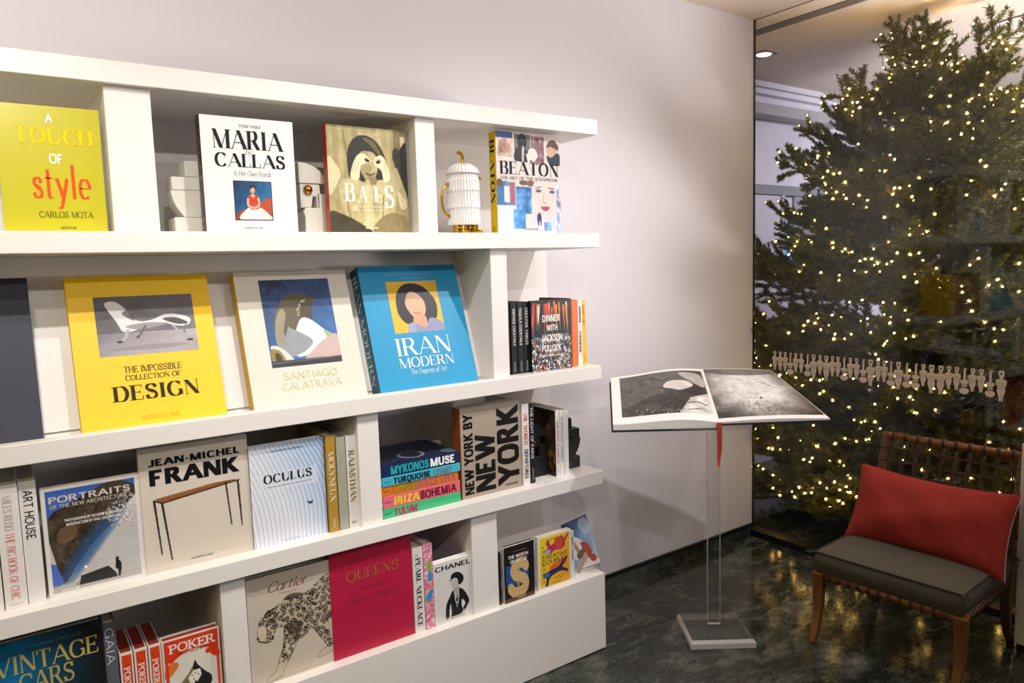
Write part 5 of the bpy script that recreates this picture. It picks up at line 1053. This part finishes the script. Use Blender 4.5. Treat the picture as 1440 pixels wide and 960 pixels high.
# straps wound around the rails
def wind(par, groups, r):
    for pts, ax in groups:
        m = MB()
        for p in pts:
            n = 12; a = Vector(ax); u = a.cross(Vector((0, 0, 1)) if abs(a.z) < .9 else Vector((1, 0, 0))).normalized(); v = a.cross(u)
            m.tube([Vector(p)+u*math.cos(2*math.pi*k/n)*r+v*math.sin(2*math.pi*k/n)*r for k in range(n+1)], .0036, 6, cap=False)
        m.build('strap_wrap', M_STRAP, par)
Y = (0, 1, 0)
wind(front_rail, [([(.008, -.045-i*(CW-.09)/11+o, ZS) for o in (-.003, .003)], Y) for i in range(12)], .0172)
for sd, y in zip(sides, (0, -CW)): wind(sd, [([(.05+i*(CD-.09)/15, y, ZS)], (1, 0, 0)) for i in range(16)], .0165)
wind(top_rail, [([(CD+REC, -.03-i*(CW-.06)/9+o, ZB) for o in (-.003, .003)], Y) for i in range(10)], .0165)
for po, y in zip(posts, (0, -CW)): wind(po, [([bp(.1+i*.8/8, y)], (.25, 0, .97)) for i in range(9)], .016)
m = MB()
for i in range(10):
    for o in (-.0035, .0035):
        y = -.03-i*(CW-.06)/9+o; m.tube([(bp(t/10, y)[0]+(.004 if (t+i) % 2 else -.004), y, bp(t/10, y)[2]) for t in range(11)], .0028, 6)
for j in range(9):
    t = .1+j*.8/8
    for o in (-.006, .006):
        p = bp(t+o, 0); m.tube([(p[0]+(.004 if (k+j) % 2 else -.004), -k*CW/18, p[2]) for k in range(19)], .0026, 6)
m.build('woven_back', M_STRAP, ch)
m = MB()
for i in range(14):
    m.box(.01, CD-.005, -.04-i*(CW-.08)/13-.006, -.04-i*(CW-.08)/13+.006, ZS+.012, ZS+.0145)
for i in range(11):
    m.box(.03+i*.038, .042+i*.038, -CW+.01, -.01, ZS+.0145, ZS+.0165)
m.build('woven_seat', M_STRAP, ch)
# seat cushion: boxed cushion with piping
M_CUSH = pbr('grey_brown_velvet', '#50493c', .85, bump=.25, bscale=35, noise=.15, nscale=9)
cu = empty('seat_cushion', (.321, -.469, 0), 'grey-brown boxed seat cushion lying on the woven lounge chair', 'cushion', None, (0, 0, PH))
cx0, cx1, cy0, cy1, cz0, cz1 = -.004, .452, -CW-.006, .010, ZS+.0172, ZS+.101
def cush(u, v, top=True):
    x, y = cx0+(cx1-cx0)*u, cy0+(cy1-cy0)*v
    a, b = 2*u-1, 2*v-1; e = (1-abs(a)**6)*(1-abs(b)**6)
    return x, y, a, b, e
m = MB(); N = 28
def topf(u, v):
    x, y, a, b, e = cush(u, v); return (x, y, cz1-.010+.016*e**.6+.0018*math.sin(x*46+y*23)*e)
def sidef(u, v):
    s = (u*4) % 4; k = int(s); f = s-k
    x, y = [(cx0+(cx1-cx0)*f, cy0), (cx1, cy0+(cy1-cy0)*f), (cx1-(cx1-cx0)*f, cy1), (cx0, cy1-(cy1-cy0)*f)][k]
    bu = math.sin(math.pi*v)*.009; nx, ny = [(0, -1), (1, 0), (0, 1), (-1, 0)][k]
    return (x+nx*bu, y+ny*bu+0, cz0+(cz1-.010-cz0)*v+.003*math.sin(v*3+math.sin(u*60)*2+u*90)*math.sin(math.pi*v))
m.grid(topf, N, N); m.grid(sidef, 96, 8); m.grid(lambda u, v: (cx0+(cx1-cx0)*u, cy0+(cy1-cy0)*v, cz0), 2, 2)
m.build('cushion_body', M_CUSH, cu)
m = MB(); loop = catmull([(cx0, cy0+.012), (cx0+.012, cy0), (cx1-.012, cy0), (cx1, cy0+.012), (cx1, cy1-.012), (cx1-.012, cy1), (cx0+.012, cy1), (cx0, cy1-.012)], 6, True)
m.tube([(x, y, cz1-.009) for x, y in loop]+[(loop[0][0], loop[0][1], cz1-.009)], .0035, 8, cap=False); m.build('piping', pbr('dark_piping', '#2f2a22', .8), cu)
# red lumbar pillow
M_RED = pbr('red_woven_cloth', '#98281a', .9, bump=.5, bscale=420, noise=.14, nscale=7)
PWd, PHt, PTk = .578, .315, .150
pl = empty('lumbar_pillow', (0, 0, 0), 'long red cloth pillow leaning against the woven chair back', 'pillow')
base = Matrix.Translation((.321, -.469, 0)) @ Matrix.Rotation(PH, 4, 'Z') @ Matrix.Translation((.305, -.272, cz1+.127)) @ Matrix.Rotation(math.radians(24), 4, 'Y') @ Matrix.Rotation(math.radians(1.0), 4, 'X')
pl.matrix_world = base
def pil(sgn):
    def f(u, v):
        a, b = 2*u-1, 2*v-1
        y = -PWd/2*a*(1-.05*(1-b*b)); z = PHt/2*b*(1-.13*(1-a*a))
        t = (max(0, 1-abs(a)**2.6)**.62)*(max(0, 1-abs(b)**2.2)**.62)
        wr = .004*math.sin(a*9+b*4)*t+.006*math.sin(a*3.1-b*5+1)*t-.010*math.exp(-((a-.12)**2*9+(b+.35)**2*5))+.0025*math.sin(b*16+a*24)*t*(abs(a)**2)
        return (sgn*(PTk/2*t+wr*.9), y, z)
    return f
m = MB(); m.grid(pil(-1), 44, 32); m.grid(pil(1), 44, 32); m.build('pillow_cover', M_RED, pl)
m = MB(); e0 = pil(-1)
for k in range(44):
    p = e0(1, k/43); m.sphere((p[0], p[1]-.002, p[2]), .0022, seg=5)
m.build('white_stitching', pbr('white_thread', '#e4dfda', .7), pl)

# white panel standing right of the chair
wp = empty('white_plinth', (.915, -1.13, 0), 'white painted plinth edge standing right of the lounge chair', 'plinth')
m = MB(); m.box(-.10, .11, -.16, .160, .03, .80); m.build('plinth_body', pbr('off_white_paint', '#d9d0c0', .5), wp, .003)
MB().box(-.092, .102, -.152, .152, 0, .03).build('recessed_base', M_BLACK, wp)

# ------------------------------------------------------------------ cut-out frieze stuck on the glass
M_DEC = pbr('pale_kraft_card', '#e4d2bc', .8); M_DECL = pbr('brown_print_line', '#5a4636', .8)
DX = GLASS_X-.0042
def dprism(mb, pts, y, z0, s, mi=0, t=.0014, off=0.0):
    mb.prism(pts, lambda a, b, q: (DX-q-off, y-a*s, z0+b*s), 0, t, mi)
def rect(x0, x1, z0, z1): return [(x0, z0), (x1, z0), (x1, z1), (x0, z1)]
def soldier(y, h, label):
    r = empty('paper_soldier', (DX, y, 1.024-h), label, 'paper cutout', 'paper soldiers in the frieze on the glass')
    m = MB(); P = lambda q, mi=0, off=0: m.prism(q, lambda a, b, t: (-t-off, -a*h, b*h), 0, .0012 if not mi else .0003, mi)
    P([(-.075, .84), (.075, .84), (.085, .97), (.06, 1), (-.06, 1), (-.085, .97)]); P([(-.06, .765), (.06, .765), (.055, .845), (-.055, .845)]); P([(-.035, .72), (.035, .72), (.035, .77), (-.035, .77)])
    P([(-.13, .5), (.13, .5), (.165, .6), (.15, .69), (.1, .725), (-.1, .725), (-.15, .69), (-.165, .6)]); P([(-.11, .43), (.11, .43), (.12, .505), (-.12, .505)])
    P([(-.125, .33), (.125, .33), (.115, .425), (-.115, .425)])
    for s in (-1, 1): P([(s*.008, .335), (s*.008, .03), (s*.03, 0), (s*.055, .0), (s*.06, .03), (s*.05, .1), (s*.085, .22), (s*.122, .335)][::s])
    P(rect(-.13, .13, .583, .593), 1, .0013); P(rect(-.12, .12, .50, .51), 1, .0013); P(rect(-.115, .115, .424, .434), 1, .0013); P([(-.03, .87), (.03, .87), (.03, .93), (0, .95), (-.03, .93)], 1, .0013)
    m.build('soldier_cutout', [M_DEC, M_DECL], r); return r
def fiddle(y, h, label):
    r = empty('paper_fiddle', (DX, y, 1.024-h), label, 'paper cutout', 'paper fiddles in the frieze on the glass')
    m = MB(); P = lambda q, mi=0, off=0: m.prism(q, lambda a, b, t: (-t-off, -a*h, b*h), 0, .0012 if not mi else .0003, mi)
    P(rect(-.035, .035, .45, .98)); P([(.035, .93), (.075, .95), (.075, .99), (-.035, 1.0), (-.035, .95)])
    P([(0, .44), (.05, .53), (.13, .53), (.155, .47), (.13, .41), (.09, .38), (.09, .26), (-.09, .26), (-.09, .38), (-.13, .41), (-.155, .47), (-.13, .53), (-.05, .53)])
    P([(.17*math.cos(a)*1.0, .13+.145*math.sin(a) if math.sin(a) < 0 else .13+.10*math.sin(a)) for a in [2*math.pi*i/22 for i in range(22)]])
    for k in range(4): P(rect(-.1, .1, .245+k*.04, .255+k*.04), 1, .0013)
    m.build('fiddle_cutout', [M_DEC, M_DECL], r); return r
def gy(px):    # pixel column of the frieze measured on the photograph -> y on the glass
    p = [(1090.5, .261), (1162, -.026), (1237, -.291), (1323, -.558), (1411, -.799)]
    for (a, b), (c_, d_) in zip(p, p[1:]):
        if px <= c_ or c_ == 1411: return b+(d_-b)*(px-a)/(c_-a)
SEQ = [(242, 's'), (269, 's'), (294, 's'), (320, 'f'), (346, 's'), (373, 's'), (403, 'f'), (431, 'S'), (461, 's'), (490, 'S'), (521, 's'), (549, 's'), (580, 'f'), (610, 's'), (640, 's'), (672, 'f'), (706, 'S'), (741, 's'), (771, 's'),
       (806, 'f'), (843, 'S'), (884, 'f'), (927, 'f'), (962, 's'), (1000, 'S'), (1043, 'S'), (1084, 's'), (1123, 's'), (1162, 'f'), (1201, 's'), (1242, 's'), (1285, 'f'), (1335, 'S')]
ORD = 'first second third fourth fifth sixth seventh eighth ninth tenth eleventh twelfth thirteenth fourteenth fifteenth sixteenth seventeenth eighteenth nineteenth twentieth'.split()
ns = nf = nS = 0
for X, k in SEQ:
    y = gy(1020+X/3.4286)
    if k == 'f': nf += 1; fiddle(y, .111, f'{ORD[nf-1]} paper fiddle from the left in the frieze on the glass')
    elif k == 'S': nS += 1; soldier(y, .125, f'{ORD[nS-1]} tall paper soldier from the left in the frieze on the glass')
    else: ns += 1; soldier(y, .098, f'{ORD[ns-1]} short paper soldier from the left in the frieze on the glass')

# ------------------------------------------------------------------ fir tree behind the glass
RS = np.random.RandomState(77)
M_NEED = pbr('fir_needles', '#67682a', .6, noise=.35, nscale=5)
M_BARK = pbr('fir_bark', '#3f2d1e', .9, bump=.4, bscale=80)
TREE = Vector((1.78, -.10, 0)); TIP_Z = 2.66
def unit(a): return a/(np.linalg.norm(a, axis=-1, keepdims=True)+1e-9)
def twig(p, d, l, V, T, dens=1250, nl=.030, up=np.array([0, 0, 1.])):
    n = int(l*dens); t = RS.rand(n); tap = np.minimum(1, .55+1.2*t*0+(1-t)*.6)
    a = RS.rand(n)*2*np.pi
    s1 = unit(np.cross(d, up)); s2 = np.cross(s1, d)
    rad = np.cos(a)[:, None]*s1+(np.sin(a)*.75+.18)[:, None]*s2
    dirn = unit(rad*.85+d*.62+RS.randn(n, 3)*.12)
    b = p+d*(t*l)[:, None]; tip = b+dirn*(nl*(.75+.4*RS.rand(n))*np.clip(tap, .7, 1.1))[:, None]
    w = unit(np.cross(dirn, RS.randn(n, 3)))*.0026
    k = sum(len(x) for x in V)
    V.append(np.stack([b-w, b+w, tip], 1).reshape(-1, 3)); T.append(np.arange(n*3).reshape(-1, 3)+k)
def branch_arrays(L, seed):
    global RS
    RS = np.random.RandomState(seed); V, T, pts, wood = [], [], [], []
    n = 14; P = np.array([[L*i/n, .02*L*math.sin(i*.9+seed), -.05*L*(i/n)**1.5+.10*L*(i/n)**3] for i in range(n+1)])
    wood.append((P, .0075*L+.003, .002))
    for i in range(1, n+1):
        d = unit(P[i]-P[i-1]); l = np.linalg.norm(P[i]-P[i-1])
        if i > 2: twig(P[i-1], d, l*1.05, V, T)
    pts.append(P[-1]+unit(P[-1]-P[-2])*.012)
    k = max(3, int(L/.098))
    for j in range(k):
        f = .2+.78*(j+.5)/k; x = f*n; i = min(int(x), n-1); p = P[i]+(P[i+1]-P[i])*(x-i); d0 = unit(P[i+1]-P[i])
        for s in (-1, 1):
            l = (.10+.34*L*(1-f)**.8)*(.8+.4*RS.rand()); ang = math.radians(42+14*RS.rand())
            d = unit(d0*math.cos(ang)+np.array([0, s*math.sin(ang), 0])+np.array([0, 0, .10+.22*RS.randn()]))
            q = p.copy(); m_ = max(2, int(l/.06)); dd = d.copy(); path = [p]
            for _ in range(m_):
                twig(q, dd, l/m_*1.08, V, T); q = q+dd*l/m_; path.append(q); dd = unit(dd+d0*.10+np.array([0, 0, .05*RS.randn()+.02]))
            wood.append((np.array(path), .0025, .0014)); pts += [q+dd*.004, path[len(path)//2]+np.array([0, 0, .012])]
            if l > .13:
                for h in (.4, .68):
                    w_ = path[0]+(path[-1]-path[0])*h
                    for s2 in (-1, 1):
                        if RS.rand() < .75:
                            d3 = unit(dd*.72+np.array([0, s2*.62, .12+.2*RS.randn()])); l3 = l*(1-h)*(.55+.4*RS.rand())+.03
                            twig(w_, d3, l3, V, T); pts.append(w_+d3*(l3+.003))
    return np.concatenate(V), np.concatenate(T), np.array(pts), wood
def mesh_from(name, v, t, mats, wood=None):
    me = bpy.data.meshes.new(name)
    wv, wf = [], []
    if wood:
        mb = MB()
        for P, r0, r1 in wood:
            q = len(P); mb.tube([tuple(x) for x in P], [r0+(r1-r0)*i/max(1, q-1) for i in range(q)], 5, cap=False)
        wv, wf = mb.v, mb.f
    nv = len(v); allv = np.concatenate([v, np.array(wv).reshape(-1, 3)]) if wv else v
    me.vertices.add(len(allv)); me.vertices.foreach_set('co', allv.astype('f').ravel())
    loops = np.concatenate([t.ravel(), (np.array(wf).ravel()+nv) if wf else np.zeros(0, int)]).astype('i')
    me.loops.add(len(loops)); me.loops.foreach_set('vertex_index', loops)
    st = np.concatenate([np.arange(0, t.size, 3), t.size+np.arange(0, 4*len(wf), 4)]).astype('i')
    me.polygons.add(len(st)); me.polygons.foreach_set('loop_start', st)
    me.polygons.foreach_set('material_index', np.concatenate([np.zeros(len(t), 'i'), np.ones(len(wf), 'i')]).astype('i'))
    for m_ in mats: me.materials.append(m_)
    me.update(calc_edges=True); return me
LENS = [.28, .45, .62, .80, .98, 1.15]
VAR = []
for i, L in enumerate(LENS):
    for s in range(2):
        a = branch_arrays(L, 11+i*7+s*3); VAR.append((L, a, mesh_from('branch', a[0], a[1], [M_NEED, M_BARK], a[3])))
def radius(z):
    q = [(0.0, .95), (.4, 1.12), (1.0, 1.10), (1.45, .98), (1.8, .83), (2.07, .67), (2.3, .46), (2.46, .26), (2.6, .10), (2.7, .03)]
    for (a, b), (c_, d_) in zip(q, q[1:]):
        if z <= c_: return b+(d_-b)*(z-a)/(c_-a)
    return .04
RS = np.random.RandomState(5)
plc = []
z = .16; k = 0
while z < 2.46:
    nb = 10 if z < 1.9 else (8 if z < 2.25 else 6)
    for j in range(nb):
        phi = 2*math.pi*(j+.5*(k % 2))/nb+RS.randn()*.18+k*.21
        el = math.radians(4+34*(z/2.6)**2+RS.randn()*6)
        zz = z+RS.randn()*.03
        tipz = zz+.25*(z/2.6)
        L = radius(min(tipz, 2.6))*(.84+.2*RS.rand())/math.cos(el)
        if z > 2.2: L = max(L, .17)
        if 1.40 < zz < 1.78 and math.sin(phi) > .75: L *= .80
        c_ = math.cos(phi)
        if c_ < -.05: L = min(L, (TREE.x-GLASS_X-.05)/abs(c_)/math.cos(el)*(.9+.08*RS.rand()))
        if L > (2.70-zz)/max(.05, math.sin(el)): L = (2.70-zz)/math.sin(el)
        plc.append((zz, phi, el, max(.14, L)))
    z += .135 if z < 2.0 else .11; k += 1
plc += [(2.48, -1.9, math.radians(62), .2), (2.40, 1.2, math.radians(60), .28), (2.44, 2.9, math.radians(55), .26), (2.22, -1.65, math.radians(38), .52), (2.1, -1.8, math.radians(34), .58)]
plc += [(.06+.05*i, 1.75+.33*(i % 5), math.radians(2+3*(i % 3)), .95-.12*(i % 5)) for i in range(8)]
tree = empty('fir_tree', TREE, 'tall dense fir tree wound with fairy lights behind the glass partition', 'christmas tree')
m = MB(); m.tube([(0, 0, 0), (.01, .005, .8), (0, 0, 1.6), (.005, 0, 2.3), (0, 0, TIP_Z-.12)], [.055, .045, .03, .014, .005], 12); m.build('trunk', M_BARK, tree)
camdir = np.array([CAM.x-TREE.x, CAM.y-TREE.y]); camdir /= np.linalg.norm(camdir)
def pick(L):
    i = int(np.argmin([abs(l-L) for l in LENS])); return VAR[i*2+RS.randint(2)]
items = []
for zz, phi, el, L in plc:
    l, arr, me = pick(L); sc = L/l
    M = Matrix.Translation((0, 0, zz)) @ Matrix.Rotation(phi, 4, 'Z') @ Matrix.Rotation(-el, 4, 'Y') @ Matrix.Rotation(RS.randn()*.35, 4, 'X') @ Matrix.Diagonal((sc, .5+.5*sc, .5+.5*sc, 1))
    facing = math.cos(phi)*camdir[0]+math.sin(phi)*camdir[1]
    items.append((facing+.15*zz/2.6+.2*(L > .5), M, arr, me))
items.sort(key=lambda q: -q[0])
cand = []; sv, stt = [], []; off = 0
for i, (f, M, arr, me) in enumerate(items):
    A = np.array(M)
    P = arr[2] @ A[:3, :3].T+A[:3, 3]; cand.append(P)
    if i < 96:
        o = bpy.data.objects.new('branch', me); COL.objects.link(o); o.parent = tree; o.matrix_local = M
    else:
        v = arr[0] @ A[:3, :3].T+A[:3, 3]
        sv.append(v); stt.append(arr[1]+off); off += len(v)
o = bpy.data.objects.new('foliage', mesh_from('foliage', np.concatenate(sv), np.concatenate(stt), [M_NEED])); COL.objects.link(o); o.parent = tree; o['kind'] = 'stuff'
# leader shoot at the tip
V_, T_ = [], []
twig(np.array([0, 0, TIP_Z-.26]), np.array([0.03, .05, .998]), .25, V_, T_, 1400)
for a in range(5):
    d_ = unit(np.array([math.cos(a*1.26+.4)*.75, math.sin(a*1.26+.4)*.75, .62])); twig(np.array([0, .006, TIP_Z-.17+.02*(a % 3)]), d_, .11+.02*(a % 2), V_, T_, 1300)
o = bpy.data.objects.new('leader_shoot', mesh_from('leader_shoot', np.concatenate(V_), np.concatenate(T_), [M_NEED])); COL.objects.link(o); o.parent = tree

# ------------------------------------------------------------------ fairy lights
cand = np.concatenate(cand)+np.array(TREE)
r = cand[:, :2]-np.array([TREE.x, TREE.y]); dist = np.linalg.norm(r, axis=1)
rad = np.array([radius(min(z_, 2.7)) for z_ in cand[:, 2]])
rdir = np.minimum(rad, (TREE.x-GLASS_X-.05)/np.maximum(.05, -r[:, 0]/np.maximum(dist, .05)))
face = (r @ camdir)/np.maximum(dist, .05)
ok = (cand[:, 0] > GLASS_X+.035) & (cand[:, 2] > .16) & (cand[:, 2] < 2.68) & (face > -.15) & ((dist > .66*rdir) | (cand[:, 2] > 2.3))
cand = cand[ok]; cand = cand[RS.permutation(len(cand))]
sel = []
for p in cand:
    if len(sel) >= 1000: break
    if all((p[0]-q[0])**2+(p[1]-q[1])**2+(p[2]-q[2])**2 > .030**2 for q in sel): sel.append(p)
sel = np.array(sel); sel = sel[np.argsort(-sel[:, 2])]
M_BULB = pbr('warm_led', '#fff0c8', .4, emit='#ffca6a', estr=95)
M_CABLE = pbr('dark_green_cable', '#1d2216', .6)
bm_ = MB(); bm_.sphere((0, 0, 0), .0039, seg=6, sc=(1, 1, 1.2)); proto = bm_.build('bulb', M_BULB)
names = ['uppermost string of warm fairy lights around the tree top', 'second string of warm fairy lights from the tree top', 'third string of warm fairy lights from the tree top', 'fourth string of warm fairy lights from the tree top', 'fifth string of warm fairy lights from the tree top', 'middle string of warm fairy lights above the paper frieze',
         'string of warm fairy lights behind the paper frieze on the glass', 'string of warm fairy lights just below the paper frieze', 'second lowest string of warm fairy lights on the tree', 'lowest string of warm fairy lights near the floor channel']
per = int(math.ceil(len(sel)/10))
first = True
for s in range(10):
    P = sel[s*per:(s+1)*per]
    if len(P) < 3: continue
    g = empty('fairy_light_string', P.mean(0), names[s], 'fairy lights', 'fairy light strings on the fir tree')
    c0 = P.mean(0)
    ang = np.arctan2(P[:, 1]-TREE.y, P[:, 0]-TREE.x-.2); ang = np.mod(ang-0.6, 2*np.pi)
    P = P[np.argsort(np.round(ang/.22)*10+(P[:, 2] if s % 2 else -P[:, 2]))]
    for p in P:
        if first: b = proto; first = False
        else: b = proto.copy(); COL.objects.link(b)
        b.parent = g; b.location = Vector(p-c0); k_ = .75+.45*RS.rand(); b.scale = (k_, k_, k_); b.rotation_euler = (RS.rand(), RS.rand(), RS.rand())
    mb = MB()
    for a, b_ in zip(P, P[1:]):
        if np.linalg.norm(a-b_) < .15:
            mid = (a+b_)/2-np.array([0, 0, .02]); mb.tube([a-c0-[0, 0, .006], mid-c0, b_-c0-[0, 0, .006]], .0011, 4, cap=False, smooth=False)
    mb.build('cable', M_CABLE, g)
